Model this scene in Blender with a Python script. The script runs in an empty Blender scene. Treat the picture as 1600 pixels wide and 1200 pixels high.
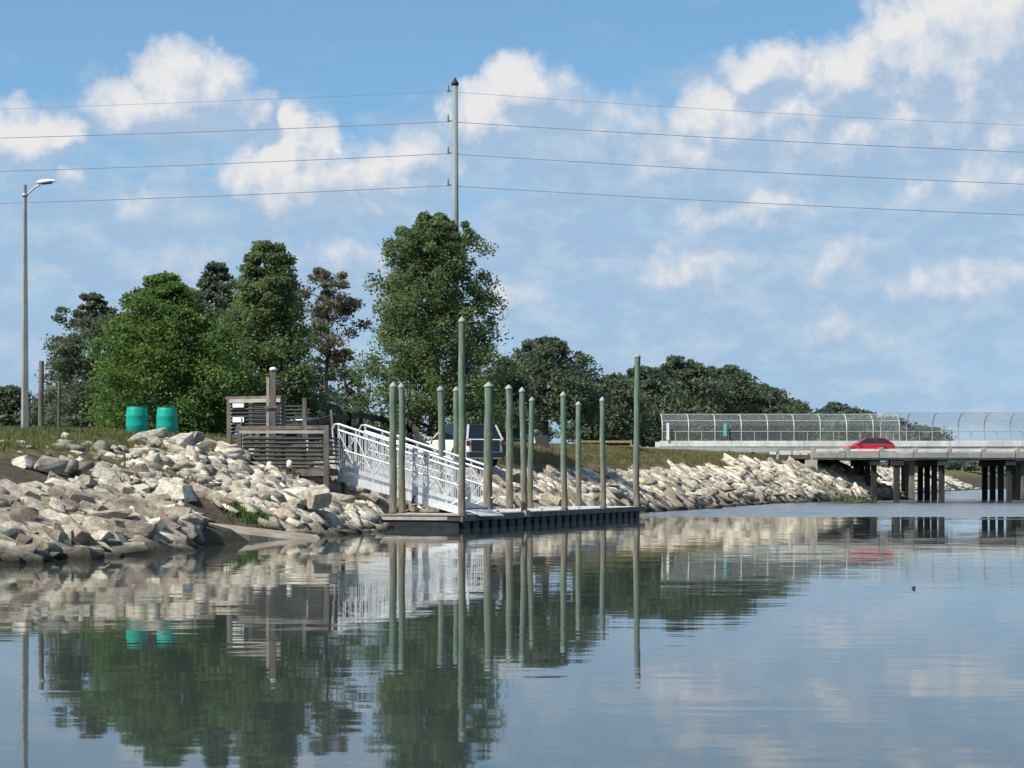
import bpy, bmesh, math, random
import numpy as np
from mathutils import Vector, Matrix
random.seed(7); RNG = np.random.default_rng(7)
SC = bpy.context.scene; COL = SC.collection
# ------------------------------------------------------------------ camera
F, HC, YH = 3000.0, 1.5, 750.0            # focal length in photo pixels, camera height, horizon row
cd = bpy.data.cameras.new('camera'); cam = bpy.data.objects.new('camera', cd); COL.objects.link(cam)
cd.sensor_width = 36; cd.lens = 36 * F / 1600; cd.shift_y = (YH - 600) / 1600
cd.clip_start = 0.1; cd.clip_end = 9000
cam.location = (0, 0, HC); cam.rotation_euler = (math.radians(90), 0, 0); SC.camera = cam
# ------------------------------------------------------------------ sky
SUN_EL, SUN_AZ = math.radians(48), math.atan2(-0.80, -0.60)      # azimuth measured from +Y towards +X
sun_dir = Vector((math.cos(SUN_EL) * math.sin(SUN_AZ), math.cos(SUN_EL) * math.cos(SUN_AZ), math.sin(SUN_EL)))
W = bpy.data.worlds.new('World'); SC.world = W; W.use_nodes = True
W.cycles.sampling_method = 'MANUAL'; W.cycles.sample_map_resolution = 256
class NT:
    """tiny helper to write node maths"""
    def __init__(s, tree): s.t = tree; s.n = tree.nodes; s.l = tree.links
    def new(s, typ, **kw):
        x = s.n.new(typ)
        for k, v in kw.items(): setattr(x, k, v)
        return x
    def put(s, sock, v):
        if isinstance(v, bpy.types.NodeSocket): s.l.new(v, sock)
        elif v is not None: sock.default_value = v
    def m(s, op, a, b=None, c=None, clamp=False):
        x = s.new('ShaderNodeMath', operation=op, use_clamp=clamp)
        for i, v in enumerate((a, b, c)):
            if v is not None: s.put(x.inputs[i], v)
        return x.outputs[0]
    def v(s, op, a, b=None, scale=None):
        x = s.new('ShaderNodeVectorMath', operation=op)
        s.put(x.inputs[0], a)
        if b is not None: s.put(x.inputs[1], b)
        if scale is not None: s.put(x.inputs['Scale'], scale)
        return x.outputs['Value' if op in ('DOT_PRODUCT', 'LENGTH', 'DISTANCE') else 'Vector']
    def mix(s, f, a, b):
        x = s.new('ShaderNodeMix', data_type='RGBA')
        s.put(x.inputs['Factor'], f); s.put(x.inputs[6], a); s.put(x.inputs[7], b)
        return x.outputs[2]
    def step(s, x, lo, hi, a=0.0, b=1.0):
        n = s.new('ShaderNodeMapRange', interpolation_type='SMOOTHSTEP')
        s.put(n.inputs[0], x)
        for i, v in enumerate((lo, hi, a, b)): s.put(n.inputs[i + 1], v)
        return n.outputs[0]
    def noise(s, vec, scale, detail=3, rough=0.5, dist=0.0, color=False, dims='3D'):
        n = s.new('ShaderNodeTexNoise', noise_dimensions=dims)
        if vec is not None: s.l.new(vec, n.inputs['Vector'])
        n.inputs['Scale'].default_value = scale; n.inputs['Detail'].default_value = detail
        n.inputs['Roughness'].default_value = rough; n.inputs['Distortion'].default_value = dist
        return n.outputs['Color' if color else 'Fac']
    def ramp(s, f, stops):
        n = s.new('ShaderNodeValToRGB'); e = n.color_ramp.elements
        while len(e) < len(stops): e.new(0.5)
        for el, (p, c) in zip(e, stops): el.position = p; el.color = c if len(c) == 4 else (*c, 1)
        s.put(n.inputs[0], f); return n.outputs[0]
    def sep(s, vec):
        x = s.new('ShaderNodeSeparateXYZ'); s.put(x.inputs[0], vec); return x.outputs
    def comb(s, x=0.0, y=0.0, z=0.0):
        n = s.new('ShaderNodeCombineXYZ')
        for i, v in enumerate((x, y, z)): s.put(n.inputs[i], v)
        return n.outputs[0]
# clouds: banks of cumulus given by azimuth / elevation of their billows (degrees), (az, el, half width, half height, weight)
CLOUDS = [(30,228,62,42,.95),(88,216,38,32,1.0),
 (272,138,62,56,1.2),(210,180,60,46,.95),(330,150,62,50,1.05),(388,178,36,34,.85),
 (466,188,32,24,1.05),(482,228,50,42,1.1),(452,285,92,54,1.2),(560,278,78,50,1.05),(645,262,62,44,.85),
 (812,140,54,48,1.2),(755,178,58,46,1.05),(875,160,50,50,.7),
 (1120,190,70,50,1.05),(1205,112,66,40,1.0),(1240,178,70,44,.85),(1330,130,90,56,.9),(1430,90,90,70,1.1),(1545,50,140,96,1.25),(1520,120,110,60,.95),(1290,225,130,50,.72),(1470,190,140,50,.7),(1060,250,90,46,.72),(930,200,90,44,.55),
 (1205,328,60,30,.66),(1125,345,60,30,.5),(1095,422,80,44,.66),(1320,416,76,36,.46),(1530,452,115,36,.55),(1437,322,30,44,.5),(1560,285,86,44,.7),(1580,232,50,36,.75),
 (240,345,80,36,.36),(560,408,80,32,.42),(805,466,46,24,.42),(262,410,70,32,.38),(125,295,22,20,.5),(1355,28,18,18,.4),(1340,520,90,32,.36)]
VEIL = [(20,275,90,50,.6),(275,205,160,62,.75),(540,320,190,56,.75),(830,225,190,66,.8),(960,230,130,60,.65),(690,250,110,60,.6),
 (1110,260,150,80,1.0),(1300,210,240,100,1.1),(1520,190,220,120,1.1),(1280,340,380,140,1.05),(980,370,300,120,.85),(1500,400,300,130,1.0),
 (250,370,280,80,.75),(700,450,420,100,.75),(1200,500,560,120,.8),(200,510,500,110,.7),(800,620,1000,110,.75)]
def build_world():
    n = NT(W.node_tree); n.n.clear()
    # ---- billows group: warped (az, el) -> how much cloud
    def billows(banks):
        g = bpy.data.node_groups.new('cloud_billows', 'ShaderNodeTree')
        g.interface.new_socket('Q', in_out='INPUT', socket_type='NodeSocketVector')
        g.interface.new_socket('D', in_out='OUTPUT', socket_type='NodeSocketFloat')
        k = NT(g); gi = k.new('NodeGroupInput'); go = k.new('NodeGroupOutput'); Q = gi.outputs[0]
        acc = None; sdeg = math.degrees(1 / F)
        for (cx, cy, rx, ry, w) in banks:
            az = math.degrees(math.atan((cx - 800) / F)); el = math.degrees(math.atan((YH - cy) / F))
            ax, ay = 1 / (rx * 1.34 * sdeg), 1 / (ry * 1.34 * sdeg)
            vm = k.new('ShaderNodeVectorMath', operation='MULTIPLY_ADD'); k.put(vm.inputs[0], Q)
            vm.inputs[1].default_value = (ax, ay, 0); vm.inputs[2].default_value = (-az * ax, -el * ay, 0)
            f = k.m('MULTIPLY_ADD', k.v('DOT_PRODUCT', vm.outputs[0], vm.outputs[0]), -w, w)
            acc = f if acc is None else k.m('MAXIMUM', acc, f)
        k.l.new(k.m('MAXIMUM', acc, -0.4), go.inputs[0])
        return g
    g_veil = billows(VEIL); g_main = billows(CLOUDS)
    # ---- world
    co = n.new('ShaderNodeTexCoord'); dirv = n.v('NORMALIZE', co.outputs['Generated'])
    s = n.sep(dirv)
    az = n.m('DEGREES', n.m('ARCTAN2', s[0], s[1])); el = n.m('DEGREES', n.m('ARCSINE', s[2]))
    ela = n.m('ABSOLUTE', el)
    P = n.comb(az, ela, 0.0)
    warp = n.v('SUBTRACT', n.noise(P, 0.85, 4, 0.55, color=True, dims='2D'), (0.5, 0.5, 0.5))
    Q0 = n.v('ADD', P, n.v('MULTIPLY', warp, (1.6, 1.25, 0.0)))
    out = n.m('MAXIMUM', n.step(n.m('ABSOLUTE', az), 15.5, 21.0), n.step(ela, 14.5, 19.0))
    def dens(off, det, g):
        x = n.new('ShaderNodeGroup'); x.node_tree = g
        n.l.new(n.v('ADD', Q0, off), x.inputs[0])
        fb = n.m('MULTIPLY_ADD', n.noise(n.v('ADD', P, off), 0.8, det, 0.57, dims='2D'), 1.1, -0.55)
        gen = n.m('MULTIPLY_ADD', n.noise(n.v('ADD', dirv, (off[0] * .017, 0, off[1] * .017)), 4.0, 4, 0.58), 3.6, -1.75)
        dd = n.new('ShaderNodeMix', data_type='FLOAT')
        n.put(dd.inputs[0], out); n.put(dd.inputs[2], n.m('ADD', x.outputs[0], fb)); n.put(dd.inputs[3], gen)
        return dd.outputs[0]
    dm = dens((0, 0, 0), 5, g_main); d1 = dens((-0.34, 0.58, 0), 3, g_main)
    vx = n.new('ShaderNodeGroup'); vx.node_tree = g_veil; n.l.new(n.v('ADD', P, n.v('MULTIPLY', warp, (2.6, 1.3, 0.0))), vx.inputs[0])
    patch = n.noise(n.v('MULTIPLY', P, (1.0, 2.1, 1.0)), 0.42, 4, 0.55, dims='2D')
    dv = n.m('MULTIPLY', n.m('MULTIPLY_ADD', patch, 1.5, n.m('SUBTRACT', vx.outputs[0], 0.70)), n.m('SUBTRACT', 1.0, out))
    aveil = n.m('MULTIPLY', n.step(dv, -0.25, 0.75), 0.86)
    lit = n.m('MULTIPLY_ADD', n.m('SUBTRACT', dm, d1), 1.15, 0.24)
    lit = n.m('ADD', lit, n.m('MULTIPLY', n.step(dm, 0.3, 1.2), 0.36), clamp=True)
    alpha = n.m('MULTIPLY', n.step(dm, -0.12, 1.0), 0.97)
    vlit = n.step(n.noise(n.v('MULTIPLY', P, (1.0, 1.9, 1.0)), 0.62, 4, 0.6, dims='2D'), 0.38, 0.74, 0.08, 0.55)
    veil = n.mix(vlit, (2.40, 3.55, 4.95, 1), (4.3, 4.9, 5.5, 1))
    cloud = n.mix(lit, (2.85, 3.75, 5.0, 1), (5.9, 5.85, 5.85, 1))
    sky = n.new('ShaderNodeTexSky', sky_type='NISHITA'); sky.sun_disc = False
    sky.sun_elevation = SUN_EL; sky.sun_rotation = SUN_AZ % (2 * math.pi)
    sky.air_density = 1.0; sky.dust_density = 0.6; sky.ozone_density = 2.0; sky.altitude = 0
    n.l.new(n.comb(s[0], s[1], n.m('ADD', n.m('ABSOLUTE', s[2]), 0.09)), sky.inputs['Vector'])
    tint = n.new('ShaderNodeMix', data_type='RGBA', blend_type='MULTIPLY'); tint.inputs[0].default_value = 1
    n.l.new(sky.outputs[0], tint.inputs[6]); tint.inputs[7].default_value = SKY_TINT
    # thin haze near the horizon
    hz = n.m('MULTIPLY', n.step(ela, 0.0, 11.0, 1.0, 0.0), 0.75)
    base = n.mix(hz, tint.outputs[2], (2.6, 3.75, 5.0, 1))
    col = n.mix(alpha, n.mix(aveil, base, veil), cloud)
    bg = n.new('ShaderNodeBackground'); bg.inputs[1].default_value = 0.1
    n.l.new(col, bg.inputs[0]); out = n.new('ShaderNodeOutputWorld'); n.l.new(bg.outputs[0], out.inputs[0])
SKY_TINT = (0.93, 1.17, 1.17, 1)
build_world()
sd = bpy.data.lights.new('sun', 'SUN'); sd.energy = 4.2; sd.angle = math.radians(0.53); sd.color = (1.0, 0.95, 0.86)
sun = bpy.data.objects.new('sun', sd); COL.objects.link(sun); sun.rotation_euler = (-sun_dir).to_track_quat('-Z', 'Y').to_euler()
vs = SC.view_settings; vs.view_transform = 'Standard'; vs.look = 'None'; vs.exposure = 0.5; vs.gamma = 1.0; vs.use_curve_mapping = False
SC.cycles.max_bounces = 6; SC.cycles.transparent_max_bounces = 12; SC.cycles.use_denoising = True
SC.cycles.caustics_reflective = False; SC.cycles.caustics_refractive = False

# ------------------------------------------------------------------ helpers
def X(px, Y): return (px - 800) / F * Y
def Z(py, Y): return HC + (YH - py) / F * Y
def PT(px, py, Y): return Vector((X(px, Y), Y, Z(py, Y)))
def WT(px, py):
    Y = F * HC / (py - YH); return (X(px, Y), Y)
def link(o, parent=None):
    COL.objects.link(o)
    if parent is not None: o.parent = parent
    return o
def tag(o, label=None, cat=None, group=None, kind=None):
    for k, v in (('label', label), ('category', cat), ('group', group), ('kind', kind)):
        if v: o[k] = v
    return o
def empty(name, loc, rz=0.0):
    o = bpy.data.objects.new(name, None); o.location = loc; o.rotation_euler = (0, 0, rz); o.empty_display_size = 0.2
    return link(o)
class MB:
    """collects shapes into one mesh"""
    def __init__(s): s.v = []; s.f = []; s.sm = []
    def add(s, vs_, fs, smooth=False):
        b = len(s.v); s.v += [tuple(p) for p in vs_]
        for f in fs: s.f.append([i + b for i in f]); s.sm.append(smooth)
        return s
    def box(s, a, b):
        (x0, y0, z0), (x1, y1, z1) = a, b
        return s.add([(x0,y0,z0),(x1,y0,z0),(x1,y1,z0),(x0,y1,z0),(x0,y0,z1),(x1,y0,z1),(x1,y1,z1),(x0,y1,z1)],
                     [(3,2,1,0),(4,5,6,7),(0,1,5,4),(1,2,6,5),(2,3,7,6),(3,0,4,7)])
    def bar(s, p, q, w, h, up=(0, 0, 1)):
        p, q = Vector(p), Vector(q); d = (q - p).normalized(); up = Vector(up)
        r = d.cross(up)
        if r.length < 1e-4: r = d.cross(Vector((1, 0, 0)))
        r.normalize(); u = r.cross(d)
        c = [(-1,-1),(1,-1),(1,1),(-1,1)]
        vv = [e + r * (a * w / 2) + u * (b * h / 2) for e in (p, q) for a, b in c]
        return s.add(vv, [(0,1,2,3),(7,6,5,4),(0,4,5,1),(1,5,6,2),(2,6,7,3),(3,7,4,0)])
    def tube(s, pts, rad, seg=8, caps=True):
        pts = [Vector(p) for p in pts]
        if not hasattr(rad, '__len__'): rad = [rad] * len(pts)
        vv, ff = [], []; prev = None
        for i, p in enumerate(pts):
            d = (pts[min(i + 1, len(pts) - 1)] - pts[max(i - 1, 0)]).normalized()
            if prev is None: r = d.cross(Vector((0, 0, 1)) if abs(d.z) < .95 else Vector((1, 0, 0))).normalized()
            else: r = (prev - d * prev.dot(d)).normalized()
            prev = r; u = d.cross(r)
            for j in range(seg):
                a = 2 * math.pi * j / seg; vv.append(p + (r * math.cos(a) + u * math.sin(a)) * rad[i])
        for i in range(len(pts) - 1):
            for j in range(seg):
                a, b = i * seg + j, i * seg + (j + 1) % seg
                ff.append((a, b, b + seg, a + seg))
        s.add(vv, ff, True)
        if caps:
            n = len(pts) - 1
            s.add(vv[:seg], [tuple(range(seg))[::-1]]); s.add(vv[n*seg:], [tuple(range(seg))])
        return s
    def lathe(s, prof, seg=20, c=(0, 0, 0), smooth=True):
        vv = [(c[0] + r * math.cos(2*math.pi*j/seg), c[1] + r * math.sin(2*math.pi*j/seg), c[2] + z) for r, z in prof for j in range(seg)]
        ff = [(i*seg+j, i*seg+(j+1) % seg, (i+1)*seg+(j+1) % seg, (i+1)*seg+j) for i in range(len(prof)-1) for j in range(seg)]
        ff += [tuple(range(seg))[::-1], tuple((len(prof)-1)*seg + j for j in range(seg))]
        return s.add(vv, ff, smooth)
    def mesh(s, name):
        me = bpy.data.meshes.new(name); me.from_pydata(s.v, [], s.f); me.update()
        me.polygons.foreach_set('use_smooth', s.sm); return me
    def build(s, name, mat, parent=None, bevel=0):
        o = bpy.data.objects.new(name, s.mesh(name)); o.data.materials.append(mat); link(o, parent)
        if bevel:
            b = o.modifiers.new('bevel', 'BEVEL'); b.width = bevel; b.segments = 1; b.limit_method = 'ANGLE'
        return o
def np_mesh(name, verts, quads, mat, parent=None, smooth=False, attr=None):
    me = bpy.data.meshes.new(name); n = len(verts); k = quads.shape[1]; m = len(quads)
    me.vertices.add(n); me.vertices.foreach_set('co', np.asarray(verts, np.float32).ravel())
    me.loops.add(m * k); me.loops.foreach_set('vertex_index', np.asarray(quads, np.int32).ravel())
    me.polygons.add(m); me.polygons.foreach_set('loop_start', np.arange(0, m * k, k, dtype=np.int32))
    if smooth: me.polygons.foreach_set('use_smooth', np.ones(m, bool))
    if attr is not None:
        a = me.attributes.new('tint', 'FLOAT', 'FACE'); a.data.foreach_set('value', np.asarray(attr, np.float32))
    me.update(); me.validate()
    o = bpy.data.objects.new(name, me); me.materials.append(mat); return link(o, parent)

# ------------------------------------------------------------------ materials
def material(name):
    m = bpy.data.materials.new(name); m.use_nodes = True; n = NT(m.node_tree)
    b = m.node_tree.nodes['Principled BSDF']; return m, n, b
def mottled(name, c1, c2, scale=3.0, rough=0.8, bump=0.3, bdist=0.02, stretch=(1, 1, 1), rnd=0.25, c3=None, metal=0.0, spec=0.3, coord='Object', det=5):
    m, n, b = material(name)
    co = n.new('ShaderNodeTexCoord').outputs[coord]; v = n.v('MULTIPLY', co, stretch)
    f = n.noise(v, scale, det, 0.6)
    stops = [(0.3, c1), (0.7, c2)] if c3 is None else [(0.25, c1), (0.55, c2), (0.75, c3)]
    col = n.ramp(f, stops)
    if rnd:
        r = n.new('ShaderNodeObjectInfo').outputs['Random']
        hs = n.new('ShaderNodeHueSaturation'); n.l.new(col, hs.inputs['Color'])
        n.put(hs.inputs['Value'], n.m('MULTIPLY_ADD', r, rnd * 2, 1 - rnd)); col = hs.outputs[0]
    n.l.new(col, b.inputs['Base Color']); b.inputs['Roughness'].default_value = rough
    b.inputs['Metallic'].default_value = metal; b.inputs['Specular IOR Level'].default_value = spec
    if bump:
        bp = n.new('ShaderNodeBump'); bp.inputs['Strength'].default_value = bump; bp.inputs['Distance'].default_value = bdist
        n.l.new(n.noise(v, scale * 4, 6, 0.65), bp.inputs['Height']); n.l.new(bp.outputs[0], b.inputs['Normal'])
    return m
def flat(name, c, rough=0.5, metal=0.0, spec=0.5):
    m, n, b = material(name); b.inputs['Base Color'].default_value = (*c, 1); b.inputs['Roughness'].default_value = rough
    b.inputs['Metallic'].default_value = metal; b.inputs['Specular IOR Level'].default_value = spec; return m
M = {}
M['wood'] = mottled('weathered_wood', (.085,.070,.057), (.205,.175,.145), 4, .85, .4, .01, (1, 1, .25), .2)
M['wood_light'] = mottled('pale_wood', (.26,.225,.18), (.44,.39,.33), 4, .85, .4, .01, (.4, 1, 1), .2)
M['wood_dark'] = mottled('dark_wood', (.035,.027,.024), (.085,.068,.058), 4, .85, .4, .01, (1, 1, .25), .2)
M['wood_yellow'] = mottled('yellow_wood', (.24,.16,.07), (.36,.26,.13), 4, .8, .3, .01, (1, 1, 1), .3)
M['deck'] = mottled('bleached_deck', (.46,.44,.40), (.66,.63,.58), 5, .85, .3, .01, (1, 1, 1), .12)
M['slat'] = mottled('black_pipe', (.016,.017,.019), (.040,.041,.043), 6, .55, .1, .005, (1, 1, 1), .3)
M['white'] = flat('white_paint', (.78, .78, .76), .5)
M['alu'] = mottled('aluminium', (.50,.51,.52), (.72,.73,.74), 9, .45, .1, .003, (1, 1, 1), .1, metal=.35, spec=.5)
M['float'] = mottled('black_float', (.012,.014,.018), (.035,.038,.045), 4, .6, .2, .01, (1, 1, 1), .35)
M['conc'] = mottled('concrete', (.30,.265,.21), (.48,.43,.35), 1.2, .9, .3, .01, (1, 1, 1), .1)
M['ramp'] = mottled('muddy_concrete', (.16,.13,.10), (.36,.305,.235), 1.6, .95, .5, .02, (1, 1, 1), 0, det=8)
M['conc_white'] = mottled('painted_concrete', (.46,.44,.39), (.78,.76,.70), 1.1, .85, .2, .01, (1, 1, .3), .10)
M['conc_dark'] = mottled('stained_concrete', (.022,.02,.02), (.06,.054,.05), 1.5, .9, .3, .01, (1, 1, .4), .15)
M['conc_mid'] = mottled('grey_concrete', (.22,.21,.19), (.38,.36,.33), 1.0, .9, .2, .01, (1, 1, 1), .15)
M['teal'] = mottled('teal_plastic', (.0,.27,.20), (.005,.34,.25), 3, .45, .05, .004, (1, 1, 1), .06)
M['galv'] = mottled('galvanised_steel', (.38,.41,.40), (.52,.55,.54), 4, .5, .1, .004, (1, 1, 1), .1, metal=.3)
M['pole'] = mottled('steel_pole', (.16,.20,.20), (.25,.29,.29), 2, .6, .1, .004, (1, 1, .3), .0)
M['black'] = flat('black_rubber', (.015, .015, .016), .7)
M['wire'] = flat('wire', (.22, .25, .30), .6)
M['glass'] = flat('dark_glass', (.012, .016, .02), .06, 0, .8)
M['red'] = flat('red_paint', (.50, .012, .025), .28); M['carwhite'] = flat('white_car_paint', (.72, .72, .70), .3)
M['cargrey'] = flat('grey_car_paint', (.16, .19, .21), .3); M['carblue'] = flat('pale_blue_car_paint', (.25, .38, .45), .3)
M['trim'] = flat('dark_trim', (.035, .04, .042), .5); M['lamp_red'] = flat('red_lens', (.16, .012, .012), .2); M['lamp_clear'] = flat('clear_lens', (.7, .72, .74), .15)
M['rim'] = flat('wheel_rim', (.4, .41, .42), .35, .6); M['signteal'] = flat('teal_sign', (.12, .45, .42), .5); M['asphalt'] = mottled('asphalt', (.07,.07,.07), (.13,.125,.12), 2, .95, .2, .01, rnd=0)
def pile_material():
    m, n, b = material('pile_timber')
    co = n.new('ShaderNodeTexCoord'); v = n.v('MULTIPLY', co.outputs['Object'], (1, 1, .16))
    zz = n.sep(co.outputs['Object'])[2]; r = n.new('ShaderNodeObjectInfo').outputs['Random']
    f1 = n.noise(v, 7, 6, .65); f2 = n.noise(co.outputs['Object'], 1.1, 3, .5)
    green = n.ramp(f1, [(.28, (.050,.080,.052)), (.5, (.115,.165,.112)), (.72, (.205,.262,.185))])
    brown = n.ramp(f1, [(.28, (.085,.068,.045)), (.5, (.20,.17,.12)), (.72, (.34,.30,.225))])
    lvl = n.m('ADD', zz, n.m('MULTIPLY_ADD', f2, 3.4, n.m('MULTIPLY', r, 1.0)))
    col = n.mix(n.step(lvl, 3.2, 5.6), brown, green)
    col = n.mix(n.m('MULTIPLY', n.step(n.noise(n.v('MULTIPLY', co.outputs['Object'], (1, 1, .35)), 5.5, 4, .6), .60, .72), .55), col, (.36, .35, .29, 1))
    col = n.mix(n.step(n.m('ADD', zz, n.m('MULTIPLY', f1, .25)), .1, .5), (.03, .03, .018, 1), col)
    n.l.new(col, b.inputs['Base Color']); b.inputs['Roughness'].default_value = .85
    bp = n.new('ShaderNodeBump'); bp.inputs['Strength'].default_value = .5; bp.inputs['Distance'].default_value = .02
    n.l.new(n.noise(v, 22, 6, .7), bp.inputs['Height']); n.l.new(bp.outputs[0], b.inputs['Normal']); return m
M['pile'] = pile_material(); M['pilecap'] = mottled('pile_cap', (.24,.255,.23), (.38,.39,.35), 5, .6, .1, .004, rnd=.1)
def rock_material(name, stops, rnd=.3):
    m, n, b = material(name)
    geo = n.new('ShaderNodeNewGeometry'); pos = geo.outputs['Position']
    big = n.noise(pos, .9, 3, .5); sm = n.noise(pos, 4.5, 6, .68); cell = n.noise(pos, 2.1, 2, .5)
    col = n.ramp(n.m('MULTIPLY_ADD', cell, .45, n.m('MULTIPLY', sm, .55)), stops)
    r = n.m('FRACT', n.m('ADD', n.new('ShaderNodeObjectInfo').outputs['Random'], n.new('ShaderNodeAttribute', attribute_name='tint').outputs['Fac']))
    hs = n.new('ShaderNodeHueSaturation'); n.l.new(col, hs.inputs['Color'])
    n.put(hs.inputs['Value'], n.m('MULTIPLY_ADD', r, rnd * 2, 1 - rnd)); n.put(hs.inputs['Saturation'], n.m('MULTIPLY_ADD', big, .9, .55)); col = hs.outputs[0]
    col = n.mix(n.m('MULTIPLY', n.step(n.noise(pos, 6, 6, .72), .55, .68), .5), col, (.21, .175, .12, 1))   # lichen and dirt
    wet = n.step(n.m('ADD', n.sep(pos)[2], n.m('MULTIPLY', big, .35)), .18, .55)                            # tide mark
    col = n.mix(wet, (.045, .042, .03, 1), col)
    n.l.new(col, b.inputs['Base Color']); b.inputs['Roughness'].default_value = .9; b.inputs['Specular IOR Level'].default_value = .2
    bp = n.new('ShaderNodeBump'); bp.inputs['Strength'].default_value = 1.0; bp.inputs['Distance'].default_value = .17
    n.l.new(n.noise(pos, 5.5, 8, .7), bp.inputs['Height']); n.l.new(bp.outputs[0], b.inputs['Normal']); return m
M['rock_pale'] = rock_material('pale_limestone', [(.33, (.17,.13,.09)), (.42, (.42,.36,.27)), (.51, (.62,.55,.43)), (.62, (.80,.74,.61))], .40)
M['rock_tan'] = rock_material('tan_limestone', [(.30, (.18,.14,.10)), (.50, (.38,.315,.24)), (.70, (.56,.49,.39))], .38)
def leaf_material(name, dark, light, trans=.35):
    m, n, b = material(name)
    t = n.new('ShaderNodeAttribute', attribute_name='tint').outputs['Fac']
    col = n.ramp(t, [(0.0, dark), (1.0, light)])
    n.l.new(col, b.inputs['Base Color']); b.inputs['Roughness'].default_value = .6; b.inputs['Specular IOR Level'].default_value = .25
    tr = n.new('ShaderNodeBsdfTranslucent'); hs = n.new('ShaderNodeHueSaturation'); hs.inputs['Value'].default_value = 1.2; n.l.new(col, hs.inputs['Color']); n.l.new(hs.outputs[0], tr.inputs[0])
    mx = n.new('ShaderNodeMixShader'); mx.inputs[0].default_value = trans
    n.l.new(b.outputs[0], mx.inputs[1]); n.l.new(tr.outputs[0], mx.inputs[2])
    n.l.new(mx.outputs[0], m.node_tree.nodes['Material Output'].inputs['Surface']); return m
M['leaf_cypress'] = leaf_material('cypress_leaf', (.080,.122,.046), (.205,.262,.105), .45)
M['leaf_bright'] = leaf_material('bright_leaf', (.072,.135,.034), (.19,.28,.072), .45)
M['leaf_olive'] = leaf_material('olive_leaf', (.085,.108,.064), (.19,.215,.135), .45)
M['leaf_oak'] = leaf_material('oak_leaf', (.068,.096,.056), (.16,.195,.115), .45)
M['leaf_oak_pale'] = leaf_material('pale_oak_leaf', (.085,.108,.062), (.175,.205,.125), .45)
M['leaf_far'] = leaf_material('far_leaf', (.085,.115,.082), (.155,.19,.13), .45)
M['leaf_brown'] = leaf_material('brown_leaf', (.11,.11,.065), (.26,.245,.165), .45)
M['leaf_pale'] = leaf_material('pale_leaf', (.085,.11,.068), (.17,.21,.13), 0.4)
M['bark'] = mottled('bark', (.05,.04,.03), (.12,.10,.08), 6, .9, .6, .03, (1, 1, .3), .2)
M['grassblade'] = leaf_material('grass_blade', (.085,.105,.028), (.20,.205,.075), .3)
M['drygrass'] = leaf_material('dry_grass', (.15,.12,.055), (.33,.27,.135), .3)

# ------------------------------------------------------------------ terrain
SHORE = [(-34,-60),(-20,-5),(-14.5,15),(-11.2,27),WT(0,880),WT(150,868),WT(310,856),WT(465,840),WT(540,833.5),WT(585,829),WT(598,824),WT(640,818),WT(700,814.5),WT(800,809),WT(900,804.5),WT(1000,800),
         WT(1060,797),WT(1190,787),WT(1300,783),(28.6,145),(31,154),(36.5,180),(44,214),(72,300),(112,400),(210,560),(420,800),(1500,1500)]
SH = np.array(SHORE, float); SA, SB = SH[:-1], SH[1:]; SD = SB - SA; SL = np.linalg.norm(SD, axis=1)
def shore_dist(x, y):
    """signed distance to the water line (land positive) and the y of the nearest shore point"""
    p = np.stack([np.ravel(x), np.ravel(y)], 1).astype(float)
    best = np.full(len(p), 1e18); sg = np.zeros(len(p)); ys = np.zeros(len(p))
    for a, d, L in zip(SA, SD, SL):
        r = p - a; t = np.clip((r @ d) / L**2, 0, 1); q = r - t[:, None] * d; dd = (q**2).sum(1)
        cr = d[0] * r[:, 1] - d[1] * r[:, 0]
        u = dd < best - 1e-9
        best[u] = dd[u]; sg[u] = np.where(cr[u] > 0, 1, -1); ys[u] = (a[1] + t * d[1])[u]
    return (np.sqrt(best) * sg).reshape(np.shape(x)), ys.reshape(np.shape(x))
YS = [20, 36, 44, 50, 56, 62, 72, 90, 110, 130, 142, 175, 260, 500]
WD = [9.5, 9.5, 9.2, 10.5, 9.8, 8.0, 7.2, 7.4, 7.6, 7.4, 6.0, 7.0, 9.0, 14]
HT = [2.75, 2.75, 2.80, 2.90, 2.95, 3.0, 3.05, 3.15, 3.35, 3.4, 3.3, 3.4, 3.4, 3.3]
RAMP_A, RAMP_B = np.array([X(262, 48.2), 48.2]), np.array([X(476, 49.3), 49.3])
def hash_noise(x, y):
    return (np.sin(x * 1.7 + 1.3 * np.sin(y * 1.1)) + np.sin(y * 2.3 + 1.7 * np.sin(x * .9)) + .6 * np.sin(x * 5.1 + y * 3.7) + .6 * np.sin(y * 6.3 - x * 4.4)) / 3.2
def ground(x, y):
    x = np.asarray(x, float); y = np.asarray(y, float)
    d, ys = shore_dist(x, y); w = np.interp(ys, YS, WD); h = np.interp(ys, YS, HT)
    q = d * 7.5 / w
    z = np.interp(q, [-40, -8, 0, .3, 5, 7.5, 60], [-2.5, -2.2, 0, .12, 2.55 / 3.2, 1.0, 1.02])
    z = np.where(q > 0, z * h, z)
    n = hash_noise(x, y); z = z + np.where(q > 0, n * .10 * np.clip(q / 1.5, 0, 1) * np.clip((9.5 - q) / 3, .18, 1), 0)
    # flat pocket where the boat ramp runs into the water
    ab = RAMP_B - RAMP_A; t = np.clip(((x - RAMP_A[0]) * ab[0] + (y - RAMP_A[1]) * ab[1]) / (ab @ ab), 0, 1)
    dx, dy = x - RAMP_A[0] - t * ab[0], y - RAMP_A[1] - t * ab[1]
    ds = np.hypot(dx, dy); low = np.clip(1 - (ds - np.where(dy < 0, 1.8, .7)) / 1.0, 0, 1); rz = .40 * (1 - t) - .14 + np.clip(dy, -2, 2) * .10
    return np.where(d > 0, z * (1 - low) + np.minimum(rz, z) * low, z)
def gz(x, y): return float(ground(np.array([x]), np.array([y]))[0])
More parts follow.
